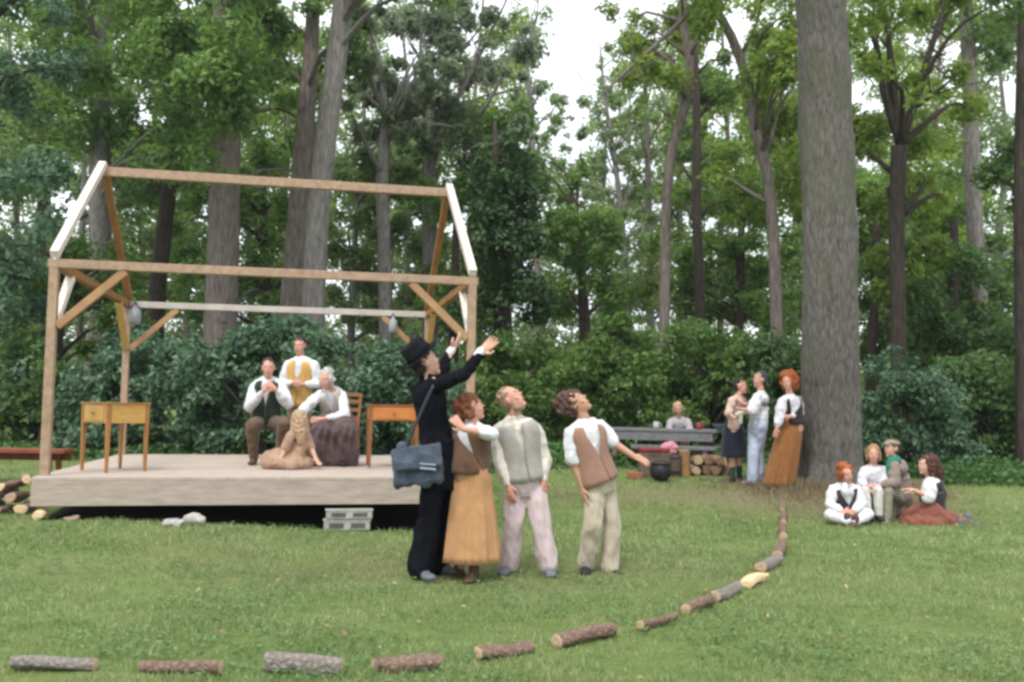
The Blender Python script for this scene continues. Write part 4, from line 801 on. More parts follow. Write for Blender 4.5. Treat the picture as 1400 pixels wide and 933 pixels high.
MB().box(c+AZ*.2, ([.24, 0, 0], [0, .13, 0], [0, 0, .2]), .012).build('box_body', WEB, t_); MB().box(c+AZ*.435, ([.245, 0, 0], [0, .135, 0], [0, 0, .034]), .012).build('lid', RED, t_); MB().chain([c+np.array([-.08, -.14, .43]), c+np.array([-.08, -.17, .42]), c+np.array([.08, -.17, .42]), c+np.array([.08, -.14, .43])], [.008]*4).build('handle', BLACK, t_)
c = at(915, 640, 15.5); t_ = thing('wooden_tub', 'brown wooden tub beside the black pot', 'tub', c)
MB().loft(rings(c, [(.17, 0), (.19, .12), (.2, .25), (.19, .36), (.17, .36), (.16, .2), (.1, .18)], 28)).build('staves', WEB, t_, smooth=False)
for z in (.07, .29): MB().loft(rings(c, [(.19+.02*(z > .1)-.005, z), (.2+.005*(z > .1), z+.0), (.2+.006*(z > .1), z+.03), (.19+.02*(z > .1)-.005, z+.03)], 28), cap=False).build('hoop', BLACK, t_, smooth=True)
mb = MB(); mb.ell(c+AZ*.47, ([.15, 0, 0], [0, .13, 0], [0, 0, .1])); mb.ell(c+AZ*.4, ([.14, 0, 0], [0, .14, 0], [0, 0, .07]))
tag(obj('cloth_bundle', organic(mb, .015, 2, .014, 18, 4), base=c+AZ*.36, mats=[cloth('pink', (.58, .26, .30))]), 'pink cloth bundle heaped on the brown wooden tub', 'cloth')
a = at(935, 640, 15.6); mb = MB()
t_ = thing('chopping_block', 'upright pale orange cut log beside the brown tub', 'log', a); MB().loft(rings(a, [(.11, 0), (.1, .2), (.095, .42)], 20), m=0, mcap=1).build('bark', [pm('orange_bark', (.36, .2, .09), (.24, .13, .06)), LITE], t_, smooth=False)
RW = pm('reddish_firewood', (.25, .16, .10), (.15, .095, .062), scale=12)
for i in range(11):
    row = 0 if i < 6 else 1; px = 948+(i % 6)*8.5+row*4; c = at(px, 640, 15.9+(i % 3)*.08, .09+row*.16); dd_ = np.array([.1*math.sin(i), -.24, 0])
    log(c-dd_, c+dd_, .08+.01*(i % 3), '%s firewood log %s %s of the stack under the bench' % (['dark', 'tan', 'reddish'][i % 3], ['leftmost in the', 'second in the', 'third in the', 'fourth in the', 'fifth in the', 'rightmost in the'][i % 6] if row == 0 else ['leftmost in the', 'second in the', 'central in the', 'fourth in the', 'rightmost in the'][(i-6) % 5], ['bottom row', 'top row'][row]), (BARK1, RW if i % 2 else CUT), 'firewood stacked by the grey bench', i*1.3, 'firewood_log', cat='firewood')
c = at(868, 657, 15.0); mb = MB(); mb.box(c+AZ*.05, ([.11, .03, 0], [-.02, .05, 0], [0, 0, .05]), .012); tag(mb.build('brick', pm('red_brick', (.38, .13, .08), (.28, .09, .055), rough=.95, bump=.5), base=c), 'single red brick lying on the grass left of the black pot', 'brick')
c = P(985, 582, 16.6); c[2] = tz+H_+.001; mb = MB(); mb.loft(rings(c, [(.06, 0), (.1, .05), (.14, .09), (.15, .1), (.13, .085), (.06, .03), (.02, .02)], 24)); tag(mb.build('enamel_bowl', pm('enamel_blue', (.2, .24, .32), rough=.3, bump=0), base=c, smooth=True), 'grey blue bowl at the right end of the plank table', 'bowl')
for i, (px, lb, cl_) in enumerate(((961, 'small dark red cup towards the right of the plank table', (.28, .04, .05)), (897, 'small pale mug at the middle of the plank table', (.5, .5, .48)))):
    c = P(px, 586, 16.9); c = tc_+ax*np.dot(c-tc_, ax)+AZ*(H_+.001)-ay*.15; t_ = thing('mug', lb, 'mug', c); MB().loft(rings(c, [(.045, 0), (.05, .03), (.05, .12), (.043, .12), (.04, .03), (.01, .02)], 20)).build('cup', pm('mug_%d' % i, cl_, rough=.35, bump=0), t_, smooth=True)
    MB().chain([c+[.048, 0, .1], c+[.085, 0, .09], c+[.085, 0, .045], c+[.048, 0, .03]], [.008]*4).build('handle', pm('mug_%d' % i, cl_), t_, smooth=True)
# ------------------------------------------------------------------ vegetation
B_GREY = barkmat('bark_grey', (.28, .26, .24), (.11, .097, .087), (10, 10, 2.2)); B_BROWN = barkmat('bark_brown', (.26, .22, .195), (.11, .09, .078), (9, 9, 1.8))
B_PALE = barkmat('bark_pale', (.30, .28, .26), (.14, .125, .11), (10, 10, 2)); B_DARK = barkmat('bark_dark', (.085, .07, .058), (.035, .028, .024), (10, 10, 2))
B_BIG = barkmat('bark_big_tree', (.205, .19, .172), (.072, .064, .056), (15, 15, 3.6), (.13, .13, .085))
L_MID = leafmat('leaves_mid_green', (.05, .10, .028), (.12, .21, .056), (.24, .35, .10), .45)
L_FAR = leafmat('leaves_far_green', (.10, .15, .055), (.18, .26, .10), (.31, .38, .17), .5, (.38, .39, .16))
L_YEL = leafmat('leaves_yellow_green', (.085, .135, .026), (.17, .25, .048), (.31, .38, .10), .47, (.44, .40, .12))
L_DRK = leafmat('leaves_dark_green', (.038, .085, .028), (.09, .165, .052), (.18, .275, .088), .4)
L_IVY = leafmat('ivy_leaves', (.016, .04, .014), (.036, .075, .024), (.075, .135, .042), .2)
L_BLU = leafmat('leaves_blue_green', (.035, .08, .042), (.09, .17, .094), (.20, .305, .18), .27)
L_GRY = leafmat('leaves_grey_green', (.085, .12, .07), (.15, .19, .11), (.25, .30, .18), .45)
GAPS = [(778, 60, 44, 100), (742, 110, 20, 40), (836, 220, 17, 60), (775, 190, 24, 28), (88, 272, 38, 42), (640, 290, 25, 35), (565, 290, 22, 40), (1375, 130, 40, 40), (1365, 215, 35, 22), (345, 120, 20, 18), (455, 110, 22, 45), (475, 330, 14, 30), (1005, 320, 26, 22),
        (555, 330, 30, 26), (180, 300, 14, 20), (990, 100, 16, 30), (1240, 90, 14, 30), (910, 260, 16, 40), (740, 300, 20, 20), (1345, 330, 10, 30), (560, 90, 40, 60), (490, 100, 20, 40), (30, 80, 30, 14), (640, 60, 40, 40)]
GAPS = [g if i < 4 else (g[0], g[1], g[2]*.55, g[3]*.55) for i, g in enumerate(GAPS)]
def ingap(px, py, m=1.0): return any(((px-a)/(c*m))**2+((py-b)/(d*m))**2 < 1 for a, b, c, d in GAPS)
def leaf_mesh(name, clumps, n, size, squash=.8, up=.6, shell=2.2, aspect=.5):
    C = np.array([c[:3] for c in clumps]); rr = np.array([c[3] for c in clumps]); w_ = rr**2; idx = RNG.choice(len(C), n, p=w_/w_.sum())
    d = RNG.normal(size=(n, 3)); d /= np.linalg.norm(d, axis=1)[:, None]; rad = rr[idx]*RNG.uniform(0, 1, n)**(1/shell)*(.75+.4*RNG.uniform(0, 1, n))
    pos = C[idx]+d*rad[:, None]*np.array([1, 1, squash])
    # gather into small sprays so that gaps stay between them
    q = np.floor(pos/(size*4.2)); hsh = np.abs(np.sin(q@np.array([12.9898, 78.233, 37.719]))*43758.5453) % 1; pos = pos[hsh > .30]; d = d[hsh > .30]; n = len(pos)
    nr = d*.7+RNG.normal(size=(n, 3))*.7+np.array([0, 0, up]); nr /= np.linalg.norm(nr, axis=1)[:, None]
    a = np.cross(nr, RNG.normal(size=(n, 3))); a /= np.linalg.norm(a, axis=1)[:, None]; b = np.cross(nr, a); s_ = size*RNG.uniform(.45, 1.5, n)
    v = np.empty((n, 4, 3)); v[:, 0] = pos-a*(s_*.5)[:, None]; v[:, 2] = pos+a*(s_*.5)[:, None]-np.array([0, 0, .12])*s_[:, None]
    v[:, 1] = pos+b*(s_*aspect*.5)[:, None]+nr*(s_*.08)[:, None]; v[:, 3] = pos-b*(s_*aspect*.5)[:, None]+nr*(s_*.08)[:, None]
    return tri_mesh(name, v)
def tube(mb, pts, rad, seg=12, wob=.06, seed=0):
    pts = [np.asarray(p, float) for p in pts]; n = len(pts); rs = []; t = np.linspace(0, 2*math.pi, seg, endpoint=False)
    for i in range(n):
        d = un(pts[min(i+1, n-1)]-pts[max(i-1, 0)]); x = np.cross(d, [0, 1., 0] if abs(d[1]) < .9 else [1., 0, 0]); x = un(x); y = np.cross(d, x)
        r_ = rad[i]*(1+wob*np.sin(3*t+seed+i*.13)+wob*.6*np.sin(5*t+seed*2-i*.31)); rs.append(pts[i]+np.outer(np.cos(t)*r_, x)+np.outer(np.sin(t)*r_, y))
    mb.loft(rs)
def resample(pts, rad, step):
    pts = np.array(pts); out = []; ro = []
    for i in range(len(pts)-1):
        k = max(1, int(np.linalg.norm(pts[i+1]-pts[i])/step))
        for j in range(k):
            t = j/k; p0 = pts[max(i-1, 0)]; p3 = pts[min(i+2, len(pts)-1)]; p1, p2 = pts[i], pts[i+1]
            out.append(.5*((2*p1)+(-p0+p2)*t+(2*p0-5*p1+4*p2-p3)*t*t+(-p0+3*p1-3*p2+p3)*t**3)); ro.append(rad[i]*(1-t)+rad[i+1]*t)
    out.append(pts[-1]); ro.append(rad[-1]); return out, ro
NLEAF = [0]
def tree(label, D, trunk, zones, mat, bark, n, size, limbs=(), name='tree', group='trees round the clearing', twigs=14, flare=1.35, seed=0, cat='tree', base=True, squash=.8):
    rnd = random.Random(seed*7+3); s_ = D/F_PX
    pts = [P(px, py, D+(rest[0] if rest else 0)) for px, py, w_, *rest in trunk]; rad = [q[2]/2*s_ for q in trunk]
    if base:
        b = pts[0].copy(); b[2] = float(terr(b[0], b[1]))-.1
        if pts[0][2]-b[2] > .25:
            pts = [b, b+(pts[0]-b)*min(.35/(pts[0][2]-b[2]+1e-6), .6)]+pts; rad = [rad[0]*flare*1.08, rad[0]*1.08]+rad
        else: pts[0] = b
    root = thing(name, label, cat, pts[0]+AZ*.1, group)
    P_, R_ = resample(pts, rad, .5); mb = MB(); tube(mb, P_, R_, 18, .05, seed); 
    for lb in limbs:
        lp = [P(q[0], q[1], D+q[2]) for q in lb]; lr = [q[3]/2*s_ for q in lb]; lr[-1] *= .35; lr = [x*.62 for x in lr]; a, b = resample(lp, lr, .4); tube(mb, a, b, 8, .05, seed+1)
        for _ in range(7):
            j = rnd.randrange(len(a)//3, len(a)); L_ = rnd.uniform(.5, 1.5); v_ = np.array([rnd.uniform(-1, 1), rnd.uniform(-.6, .6), rnd.uniform(.1, 1)])*L_; tube(mb, [a[j], a[j]+v_*.5+AZ*.05, a[j]+v_], [min(b[j]*.6, .03), .013, .006], 5, .02, 1)
    clumps = []
    for (x0, y0, x1, y1, d0, d1, m_, rp) in zones:
        if m_ < 0:      # a thin veil of sprays
            clumps += [(*P(rnd.uniform(x0, x1), rnd.uniform(y0, y1), D+rnd.uniform(d0, d1)), rp*rnd.uniform(.5, 1.2)*s_) for _ in range(-m_)]; continue
        for _ in range(m_):
            for _t in range(8):
                px, py = rnd.uniform(x0, x1), rnd.uniform(y0, y1)
                if cat == 'shrub' and py < y0+(y1-y0)*(.62*abs((px-(x0+x1)/2)/((x1-x0)/2))**2.2+.10*math.sin(px*.06+seed)): continue
                if not ingap(px, py): break
            else: continue
            r_ = rp*rnd.uniform(.6, 1.25)
            if ingap(px, py, 1+r_*.5/60): r_ *= .55
            clumps.append((*P(px, py, D+rnd.uniform(d0, d1)), r_*s_))
    sp = np.array(P_)
    for c in rnd.sample(clumps, min(twigs, len(clumps))):
        c3 = np.array(c[:3]); cand = sp[sp[:, 2] < c3[2]-.2]
        if len(cand) == 0: continue
        j = np.argmin(np.linalg.norm(cand-c3+[0, 0, .8], axis=1)); a = cand[j]; r0 = min(R_[j]*.4, .07)+.012; mid = (a+c3)/2+np.array([rnd.uniform(-.3, .3), rnd.uniform(-.3, .3), .25*np.linalg.norm(c3-a)*.5])
        q, w_ = resample([a, mid, c3], [r0, r0*.6, .012], .4); tube(mb, q, w_, 6, .05, 1)
    obj('trunk', mb.mesh('trunk', True), root, mats=[bark])
    if clumps: obj('crown', leaf_mesh('crown', clumps, int(n), size, squash), root, mats=[mat]); NLEAF[0] += int(n)
    return root

# the big tree
bx_, by_ = TREE_BASE[0], TREE_BASE[1]; zb = float(terr(bx_, by_))
root = thing('tree', 'big straight grey barked tree that the red haired woman leans on', 'tree', (bx_, by_, zb), 'trees round the clearing')
tp = [P(1138, 663, 14.4)-AZ*.15]+[P(x, y, 14.4) for x, y in ((1138, 655), (1137.5, 630), (1137, 560), (1136, 450), (1133, 300), (1127.5, 150), (1122, 0), (1117, -200), (1112, -420))]
tr = np.array([50, 48, 41, 38.5, 37, 35.5, 34, 33, 31, 29])*14.4/F_PX
q, w_ = resample(tp, tr, .12); rs = []; t = np.linspace(0, 2*math.pi, 64, endpoint=False)
for c, r_ in zip(q, w_):
    hz = c[2]-zb; fl = math.exp(-max(hz, 0)/.28)
    rr = r_*(1+.03*np.sin(3*t+hz*.3)+.02*np.sin(5*t-hz*.8)+.16*fl*np.sin(5*t+1)+.09*fl*np.sin(9*t)+.02*fl); pp = np.stack([c[0]+np.cos(t)*rr, c[1]+np.sin(t)*rr, np.full(64, c[2])], -1)
    nn = snoise(pp*np.array([1, 1, .22]), 26, 3)*.014+snoise(pp*np.array([1, 1, .5]), 4, 9)*.02+snoise(pp, 50, 4)*.004; rs.append(pp+np.stack([np.cos(t)*nn, np.sin(t)*nn, 0*t], -1))
mb = MB(); mb.loft(rs); obj('trunk', mb.mesh('tr', True), root, mats=[B_BIG])
cl_ = [(*P(random.uniform(1050, 1300), random.uniform(-420, -60), 14.4+random.uniform(-4, 3)), random.uniform(.5, .9)) for _ in range(30)]
obj('crown', leaf_mesh('crown', cl_, 7000, .16), root, mats=[L_YEL])
mb = MB(); 
for k, (a, b) in enumerate((((1112, -250), (1240, -330)), ((1114, -200), (1010, -330)), ((1112, -300), (1180, -420)))): tube(mb, *resample([P(*a, 14.4), P((a[0]+b[0])/2, (a[1]+b[1])/2-20, 14.0), P(*b, 13.6)], [.13, .08, .03], .4), 10, .05, k)
obj('branches', mb.mesh('b', True), root, mats=[B_BIG])
# mound of dry weeds round its foot
n = 17000; a = RNG.uniform(0, 6.28, n); rr = .45+np.abs(RNG.normal(0, .42, n)); x = bx_+np.cos(a)*rr*1.35; y = by_+np.sin(a)*rr-.1; z = terr(x, y); h = RNG.uniform(.06, .27, n)*np.exp(-(rr-.45)*1.3); wd = .006
v = np.empty((n, 3, 3)); th = RNG.uniform(0, 6.28, n); v[:, 0] = np.stack([x-np.cos(th)*wd, y-np.sin(th)*wd, z], -1); v[:, 1] = np.stack([x+np.cos(th)*wd, y+np.sin(th)*wd, z], -1); v[:, 2] = np.stack([x+RNG.normal(0, .06, n), y+RNG.normal(0, .06, n), z+h], -1)
tag(obj('dry_grass', tri_mesh('dg', v), mats=[leafmat('dry_grass_blades', (.16, .13, .07), (.26, .21, .12), (.36, .31, .18), .2)]), 'dry straw coloured grass tufts round the foot of the big tree', 'dry grass', kind='stuff')

T_ = [
 ('grey tree at the far left, its trunk showing above the left end of the ridge', 24, [(137, 420, 30), (137, 300, 29), (136, 130, 27), (140, -30, 25), (145, -200, 20)], [(0, -150, 300, 230, -4, 3, 46, 46)], L_MID, B_GREY, 26000, .17, ()),
 ('dark slender leaning tree left of the thick brown trunk', 25, [(212, 430, 24), (222, 330, 22), (235, 230, 19), (252, 140, 15), (268, 40, 11)], [(150, -60, 340, 260, -2, 4, 26, 36)], L_DRK, B_DARK, 13000, .17, [[(226, 300, 0, 14), (215, 240, .2, 10), (205, 190, .4, 6)], [(238, 215, 0, 12), (262, 185, -.3, 8), (285, 150, -.6, 5)]]),
 ('thick brown grey tree standing behind the left half of the ridge beam', 22, [(300, 440, 44), (304, 330, 42), (307, 200, 40), (310, 60, 38), (312, -60, 34), (315, -200, 28)], [(190, -160, 430, 150, -4, -1, 34, 42), (360, 40, 430, 420, 1, 4, 14, 30)], L_MID, B_BROWN, 24000, .16, ()),
 ('brown tree whose trunk crosses close beside the pale grey one', 23, [(400, 420, 34), (407, 320, 31), (415, 200, 26), (424, 90, 21), (430, -20, 18), (436, -150, 14)], [(340, -150, 480, 90, -2, 2, 16, 36)], L_MID, B_BROWN, 9000, .17, ()),
 ('tall pale grey leaning tree right of the brown one', 21.5, [(428, 430, 32), (434, 320, 31), (445, 200, 29), (458, 100, 28), (470, 0, 27), (485, -160, 22)], [(420, -180, 620, -10, -3, 2, 14, 36)], L_MID, B_PALE, 8000, .16, [[(468, 20, 0, 14), (490, 6, -.3, 10), (520, -15, -.6, 7)]]),
 ('slim grey tree with a dark fork, seen through the right of the frame', 24, [(527, 470, 18), (526, 350, 18), (523, 240, 17), (530, 160, 16)], [(470, 20, 620, 200, -2, 2, 30, 22), (470, 0, 640, 210, -2, 2, -34, 14)], L_GRY, B_GREY, 14000, .16, [[(530, 165, 0, 14), (512, 125, .3, 9), (495, 85, .5, 6), (478, 70, .6, 4)], [(530, 165, 0, 12), (552, 130, -.2, 8), (575, 95, -.4, 5), (580, 40, -.5, 4)], [(530, 190, 0, 8), (500, 200, .2, 5), (480, 215, .4, 3)]]),
 ('grey branching tree arching right above the ridge end', 26, [(588, 470, 22), (588, 330, 20), (585, 240, 18), (594, 200, 16)], [(540, -40, 730, 120, -3, 3, 26, 24), (560, 20, 740, 220, -2, 2, -44, 14)], L_GRY, B_GREY, 15000, .16, [[(594, 208, 0, 14), (630, 180, -.2, 11), (665, 145, -.4, 9), (688, 100, -.6, 8), (705, 60, -.7, 6), (730, 40, -.7, 4)], [(592, 205, 0, 13), (578, 150, .2, 9), (575, 60, .3, 7), (578, -20, .3, 6)], [(668, 140, -.4, 7), (660, 90, -.4, 5), (640, 40, -.4, 4)], [(598, 215, 0, 6), (608, 150, .2, 5), (612, 110, .3, 4)], [(620, 185, -.2, 6), (622, 140, 0, 4), (650, 70, .2, 4)]]),
 ('ivy covered tree column right of the stage frame', 20, [(688, 470, 26), (686, 330, 24), (680, 215, 14), (676, 165, 3)], [(650, 180, 725, 300, -1, 1, 24, 28), (640, 290, 740, 440, -1.2, 1, 30, 36), (652, 200, 722, 440, -1.6, -.6, 34, 22)], L_IVY, B_DARK, 26000, .12, ()),
 ('bushy green tree between the ivy column and the bright sky gap', 27, [(800, 470, 16), (797, 400, 14), (790, 300, 9)], [(750, 290, 850, 430, -2, 2, 30, 24), (720, 190, 800, 270, 0, 2, 10, 16)], L_MID, B_DARK, 12000, .15, ()),
 ('faint thin grey tree rising into the bright sky gap', 33, [(856, 440, 10), (852, 330, 9), (842, 230, 7), (828, 140, 5), (820, 60, 2)], [(770, 130, 890, 330, -1, 1, -26, 11), (725, 150, 800, 260, -1, 1, -18, 11), (800, 60, 900, 220, -1, 1, -26, 12), (800, 330, 900, 430, -1, 1, 10, 24)], L_FAR, B_PALE, 17000, .12, [[(850, 300, 0, 7), (860, 240, 0, 5), (862, 150, 0, 4)], [(845, 250, 0, 6), (820, 190, .2, 4)]]),
 ('slim curving grey brown tree right of the sky gap', 22, [(908, 440, 15), (909, 340, 14), (912, 260, 13), (920, 200, 13), (938, 140, 13), (943, 80, 12), (934, 30, 12), (940, -100, 10)], [(820, -120, 1000, 30, -2, 1, 16, 28), (850, 20, 930, 130, -2, 1, 12, 20)], L_YEL, B_BROWN, 10000, .13, [[(950, 10, -1, 12), (915, 45, -1.2, 10), (870, 85, -1.4, 8), (838, 115, -1.5, 6), (818, 138, -1.5, 4)], [(926, 185, 0, 7), (905, 130, .2, 5), (890, 80, .3, 4)]]),
 ('thin dark straight tree behind the curving one', 26, [(957, 440, 14), (956, 360, 13), (952, 280, 13), (953, 190, 11), (950, 60, 9)], [(930, 60, 1040, 280, 0, 3, 20, 26)], L_MID, B_DARK, 7000, .16, ()),
 ('dark curving tree left of the big trunk', 21, [(1062, 460, 17), (1058, 330, 16), (1050, 240, 15), (1034, 180, 14), (1022, 110, 14), (1000, 50, 13), (975, 5, 11), (940, -50, 9)], [(960, -140, 1110, 120, -3, 0, 26, 32), (980, 120, 1100, 330, 0, 3, 26, 30)], L_YEL, B_BROWN, 22000, .13, [[(1045, 220, 0, 9), (1065, 150, -.3, 7), (1078, 60, -.5, 5)]]),
 ('dark forked tree just right of the big trunk', 19, [(1229, 540, 20), (1228, 420, 20), (1226, 300, 20), (1230, 200, 22)], [(1165, -60, 1330, 200, -2, 2, 30, 32), (1170, 200, 1300, 400, .5, 3, 22, 28)], L_YEL, B_DARK, 26000, .12, [[(1230, 210, 0, 18), (1252, 140, -.3, 14), (1278, 80, -.5, 10), (1318, 30, -.8, 8), (1370, 0, -1, 6)], [(1230, 210, 0, 16), (1218, 120, .2, 13), (1214, 40, .3, 11), (1200, -60, .3, 9)], [(1250, 150, -.3, 8), (1300, 110, -.5, 6), (1335, 90, -.6, 4)]]),
 ('straight grey tree towards the right edge of the view', 23, [(1342, 500, 22), (1338, 380, 22), (1330, 260, 21), (1326, 120, 19), (1320, 0, 17), (1315, -150, 14)], [(1280, -150, 1420, 60, -2, 2, 22, 34), (1290, 230, 1400, 420, 1, 3, 18, 30)], L_MID, B_GREY, 15000, .15, [[(1328, 150, 0, 9), (1360, 100, -.3, 6), (1400, 60, -.5, 5)]]),
 ('dark trunk at the right border of the view', 17, [(1403, 560, 26), (1400, 400, 24), (1398, 250, 22), (1400, 100, 20), (1405, -60, 18)], [(1350, 60, 1480, 330, -1, 2, 22, 32), (1340, -120, 1480, 40, -1, 2, 14, 30)], L_DRK, B_DARK, 13000, .12, ()),
 ('leafy tree at the left border of the view', 19, [(-35, 560, 34), (-30, 380, 32), (-28, 200, 30), (-20, 0, 26), (-15, -150, 20)], [(-90, -150, 100, 250, -2, 2, 34, 38), (-90, 280, 70, 520, -1, 2, 26, 38)], L_BLU, B_DARK, 26000, .13, ()),
 ('young leafy tree behind the left post of the frame', 21, [(75, 560, 16), (80, 450, 14), (90, 340, 9)], [(20, 330, 190, 520, -1, 2, 34, 30)], L_MID, B_DARK, 19000, .13, ()),
 ('low leafy tree in the gap behind the ridge beam', 28, [(365, 480, 16), (362, 380, 14), (360, 250, 9)], [(320, 150, 420, 430, -1, 2, 28, 30), (230, 250, 300, 430, -1, 2, 20, 26)], L_MID, B_DARK, 18000, .17, ()),
 ('young tree with pale leaves behind the right part of the frame', 27, [(480, 470, 12), (483, 380, 10), (488, 280, 6)], [(450, 180, 600, 440, -1, 2, 50, 26)], L_FAR, B_GREY, 24000, .16, ()),
 ('spreading understory tree behind the right rafters', 25, [(620, 470, 14), (622, 380, 12), (625, 260, 7)], [(570, 250, 670, 450, -1, 2, 24, 28), (615, 150, 720, 260, 0, 2, 18, 24)], L_MID, B_DARK, 17000, .15, ()),
 ('broad leafy tree left behind the big trunk', 29, [(1010, 470, 14), (1012, 380, 12), (1015, 260, 8)], [(960, 200, 1100, 440, -1, 2, 38, 32), (880, 330, 980, 440, 0, 2, 14, 26)], L_MID, B_DARK, 22000, .17, ()),
 ('leafy understory tree right behind the big trunk', 24, [(1190, 520, 14), (1195, 400, 12), (1200, 260, 8)], [(1160, 250, 1300, 500, 0, 3, 44, 32)], L_MID, B_DARK, 26000, .15, ()),
 ('dark understory tree in the right background', 22, [(1300, 560, 18), (1302, 420, 15), (1305, 300, 9)], [(1250, 330, 1420, 560, -1, 2, 44, 34)], L_DRK, B_DARK, 26000, .14, ()),
 ('leafy tree high behind the left roof slope', 32, [(60, 470, 20), (60, 300, 18), (62, 100, 12)], [(-60, -60, 180, 250, -2, 2, 30, 40), (150, 220, 260, 420, -1, 2, 20, 30)], L_MID, B_DARK, 18000, .2, ()),
 ('bright leaved tree in the far centre, right of the sky gap', 36, [(890, 460, 11), (888, 330, 10), (885, 200, 8), (880, 80, 6)], [(850, 60, 960, 250, -2, 2, 20, 22), (860, 250, 990, 420, -1, 2, 22, 24)], L_YEL, B_PALE, 11000, .19, ()),
 ('thin pale trunk in the far centre between the curving and dark trees', 38, [(932, 450, 8), (930, 330, 8), (928, 200, 7), (930, 60, 6)], [(900, 40, 990, 200, -1, 1, 8, 20)], L_YEL, B_PALE, 3500, .19, ()),
 ('pale far tree closing the lower end of the bright sky gap', 44, [(822, 440, 7), (824, 330, 6), (826, 240, 5), (830, 150, 2)], [(770, 230, 900, 440, -2, 2, -60, 17), (800, 120, 890, 260, -2, 2, -34, 13)], L_FAR, B_PALE, 20000, .17, ()),
 ('thin grey tree far back left of the sky gap', 36, [(735, 460, 9), (733, 330, 9), (728, 200, 8), (720, 80, 6)], [(690, 130, 770, 260, -1, 1, 8, 18), (690, -20, 765, 220, -1, 1, -34, 13), (730, 330, 860, 440, -1, 1, 14, 26)], L_FAR, B_PALE, 13000, .16, ()),
]
for i, (lb, D, tk, zn, mt_, bk, n_, sz, lm) in enumerate(T_): tree(lb, D, tk, zn, mt_, bk, n_, sz, lm, seed=i+1)

# shrubs: each its own bush with stems
def shrub(label, D, zones, mat, n, size, px, seed, name='shrub', group='shrubs along the edge of the clearing', squash=.8):
    return tree(label, D, [(px, 0, 8)] if 0 else [(px, zones[0][3]-12, 8), (px+4, (zones[0][1]+zones[0][3])/2, 5)], zones, mat, B_DARK, n, size, (), name, group, 22, 1.1, seed, 'shrub', True, squash)
g_ = [
 ('wide dark rhododendron shrub behind the middle of the stage', 17.0, [(230, 452, 500, 600, -.5, 1.2, 66, 36), (310, 440, 470, 500, 0, 1, 26, 26), (230, 560, 520, 612, -.2, .8, 26, 30)], L_BLU, 60000, .11, 360),
 ('dark rhododendron shrub behind the left desk', 17.6, [(95, 470, 260, 590, -.5, 1.2, 46, 34), (150, 450, 250, 500, 0, 1, 12, 24), (90, 555, 250, 612, -.3, .8, 16, 28)], L_BLU, 40000, .11, 180),
 ('dark shrub behind the orange desk, right of the wide rhododendron', 17.4, [(480, 475, 640, 590, -.5, 1.2, 40, 32), (490, 465, 580, 500, 0, 1, 10, 22), (480, 560, 640, 625, -.3, .8, 16, 28)], L_BLU, 34000, .11, 555),
 ('dark green shrub at the left end of the stage', 18.2, [(-40, 470, 110, 590, -.5, 1, 34, 34), (-40, 570, 110, 610, -.3, .6, 12, 22)], L_DRK, 26000, .12, 40),
 ('bright green shrub behind the pale trousered man', 19, [(630, 448, 790, 600, -.5, 1, 54, 30), (650, 590, 780, 625, -.3, .5, 12, 22)], L_MID, 34000, .12, 710),
 ('yellowish green shrub above the long weathered table', 19.6, [(755, 438, 930, 590, -.5, 1, 56, 30), (770, 575, 920, 620, -.3, .5, 16, 22)], L_MID, 34000, .12, 845),
 ('green shrub between the long table and the three standing players', 19.8, [(895, 445, 1040, 590, -.5, 1, 50, 30), (900, 575, 1030, 620, -.3, .5, 14, 22)], L_MID, 30000, .12, 965),
 ('dark green shrub behind the three standing players', 18.8, [(1010, 455, 1130, 600, -.5, 1, 38, 30), (1010, 590, 1110, 630, -.3, .5, 12, 22)], L_DRK, 27000, .12, 1065),
 ('blue green arching shrub just right of the big trunk', 16.6, [(1175, 500, 1300, 610, -.5, .8, 40, 28), (1180, 480, 1280, 530, 0, .6, 12, 20), (1180, 590, 1330, 640, -.3, .5, 18, 20)], L_BLU, 34000, .10, 1235),
 ('dark shrub at the right border behind the kneeling woman', 18, [(1270, 480, 1440, 610, -.5, .8, 50, 36), (1300, 600, 1440, 630, -.2, .5, 10, 20)], L_DRK, 26000, .12, 1360),
]
for i, (lb, D, zn, mt_, n_, sz, px) in enumerate(g_): shrub(lb, D, zn, mt_, n_, sz, px, 50+i)
# air
HAZE = 0.0006
def tri_haze():
    mb = MB(); x0, x1, y0, y1, z0, z1 = -90, 90, -20, 150, -1.5, 32
    v = [(x, y, z) for z in (z0, z1) for y in (y0, y1) for x in (x0, x1)]; mb.add(v, [(0, 2, 3, 1), (4, 5, 7, 6), (0, 1, 5, 4), (1, 3, 7, 5), (3, 2, 6, 7), (2, 0, 4, 6)])
    mt, nt = nm('air'); vol = N(nt, 'ShaderNodeVolumePrincipled'); vol.inputs['Density'].default_value = HAZE; vol.inputs['Color'].default_value = (.9, .93, .95, 1); vol.inputs['Anisotropy'].default_value = .3
    o = N(nt, 'ShaderNodeOutputMaterial'); nt.links.new(vol.outputs[0], o.inputs['Volume']); return mb.build('haze', mt)
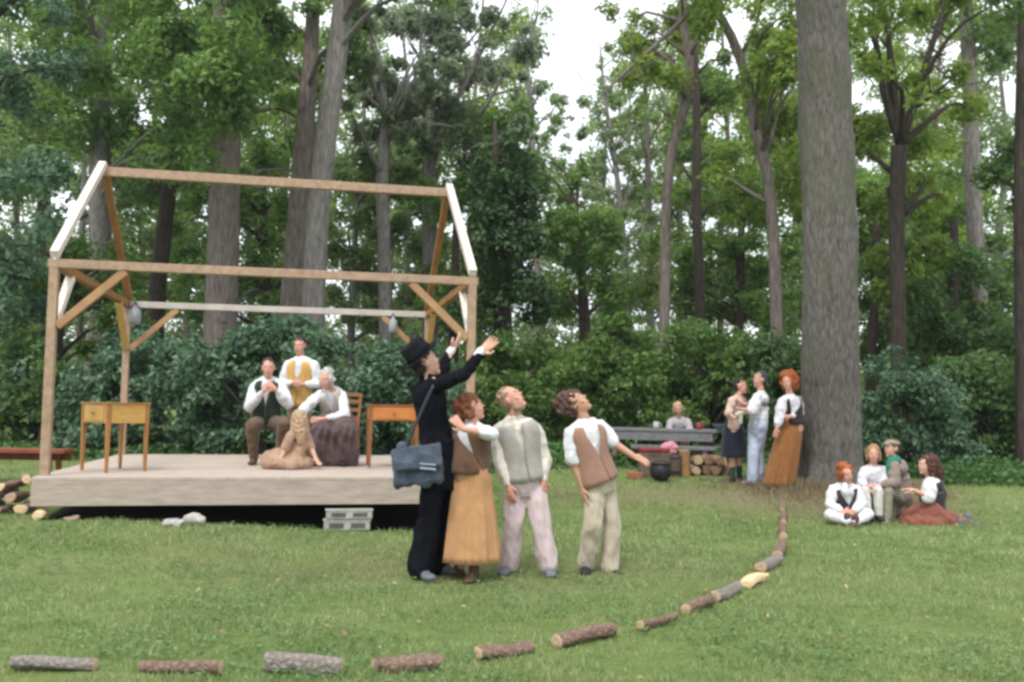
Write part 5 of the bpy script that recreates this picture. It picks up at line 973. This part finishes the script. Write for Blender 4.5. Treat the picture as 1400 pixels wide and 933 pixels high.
# low ground plants
def band(x0, x1, D0, D1, h, n, size): 
    x = RNG.uniform(x0, x1, n); y = RNG.uniform(D0, D1, n); hh = h*(.5+.5*np.abs(snoise(np.stack([x, y, 0*x], -1), 1.6, 8))); z = terr(x, y)+RNG.uniform(0, 1, n)*hh
    pos = np.stack([x, y, z], -1); nr = RNG.normal(size=(n, 3))*.6+[0, -.2, .8]; nr /= np.linalg.norm(nr, axis=1)[:, None]; a = np.cross(nr, RNG.normal(size=(n, 3))); a /= np.linalg.norm(a, axis=1)[:, None]; b = np.cross(nr, a); s_ = size*RNG.uniform(.45, 1.5, n)[:, None]
    v = np.empty((n, 4, 3)); v[:, 0] = pos-a*s_*.5; v[:, 2] = pos+a*s_*.5; v[:, 1] = pos+b*s_*.3; v[:, 3] = pos-b*s_*.3; return v
tag(tri_haze(), 'thin hazy air filling the clearing and the wood', 'haze', kind='stuff') if HAZE else None
uv = np.concatenate([band(-11, 2.5, 16.6, 19, .35, 15000, .09), band(6.6, 13, 14.6, 18, .38, 16000, .08), band(1, 7, 17.8, 19.5, .3, 8000, .09)])
tag(obj('ground_cover', tri_mesh('gc', uv), mats=[leafmat('ground_cover_leaves', (.03, .08, .02), (.06, .14, .035), (.12, .22, .06), .3)]), 'low leafy weeds along the foot of the shrubs', 'ground cover', kind='stuff')
# far wood: reads as one mass
cl_ = []; rnd = random.Random(5)
for _ in range(1900):
    px, py = rnd.uniform(-150, 1550), rnd.uniform(40, 520)
    if ingap(px, py, 1.1) or rnd.random() < max(0, (330-py))/330*.42: continue
    D = rnd.uniform(40, 56); cl_.append((*P(px, py, D), rnd.uniform(.45, 1.05)))
for _ in range(300):
    D = rnd.uniform(30, 46); px = rnd.uniform(-150, 1550); q = P(px, 500, D); cl_.append((q[0], D, float(terr(q[0], D))+rnd.uniform(.2, 3.6), rnd.uniform(.8, 1.5)))
tag(obj('woodland', leaf_mesh('wood', cl_, 420000, .23), mats=[L_FAR]), 'far off woodland foliage closing the view behind the trees', 'woodland', kind='stuff')
# far thin trunks in the depth of the wood
for i in range(16):
    if i in (9, 10): continue
    px = [20, 108, 190, 255, 345, 385, 500, 560, 655, 765, 812, 985, 1085, 1205, 1275, 1370][i]; D = 34+(i*5) % 11; wv = random.Random(i); top = -30+wv.random()*50
    rt = tree('thin far tree rising '+['behind the leafy tree at the left border', 'left of the far left grey tree', 'between the left grey tree and the dark leaning one', 'just left of the thick brown trunk', 'right of the thick brown trunk', 'close left of the brown tree in the middle of the frame', 'left of the slim tree with a dark fork', 'between the two forked trees above the ridge end', 'just left of the ivy column', 'left of the bright sky gap, beside the bushy tree', 'inside the lower part of the bright sky gap', 'right of the thin dark straight tree', 'just left of the big tree trunk', 'between the big trunk and the dark forked tree', 'right of the dark forked tree', 'between the straight grey tree and the right border'][i],
         D, [(px, 470, 9), (px+wv.uniform(-6, 6), 330, 8.5), (px+wv.uniform(-12, 12), 200, 7), (px+wv.uniform(-18, 18), top, 2.5)], [(px-62, -40, px+62, 235, -3, 3, 34, 24), (px-66, 220, px+66, 440, -3, 3, 30, 25)], [L_FAR, L_FAR, L_YEL][i % 3], [B_GREY, B_PALE, B_BROWN][i % 3], 15000, .2, [[(px, 260, 0, 4), (px+wv.choice([-22, 22]), 190, .3, 2)]], seed=90+i, group='thin trunks far back in the wood')
print('leaves', NLEAF[0])
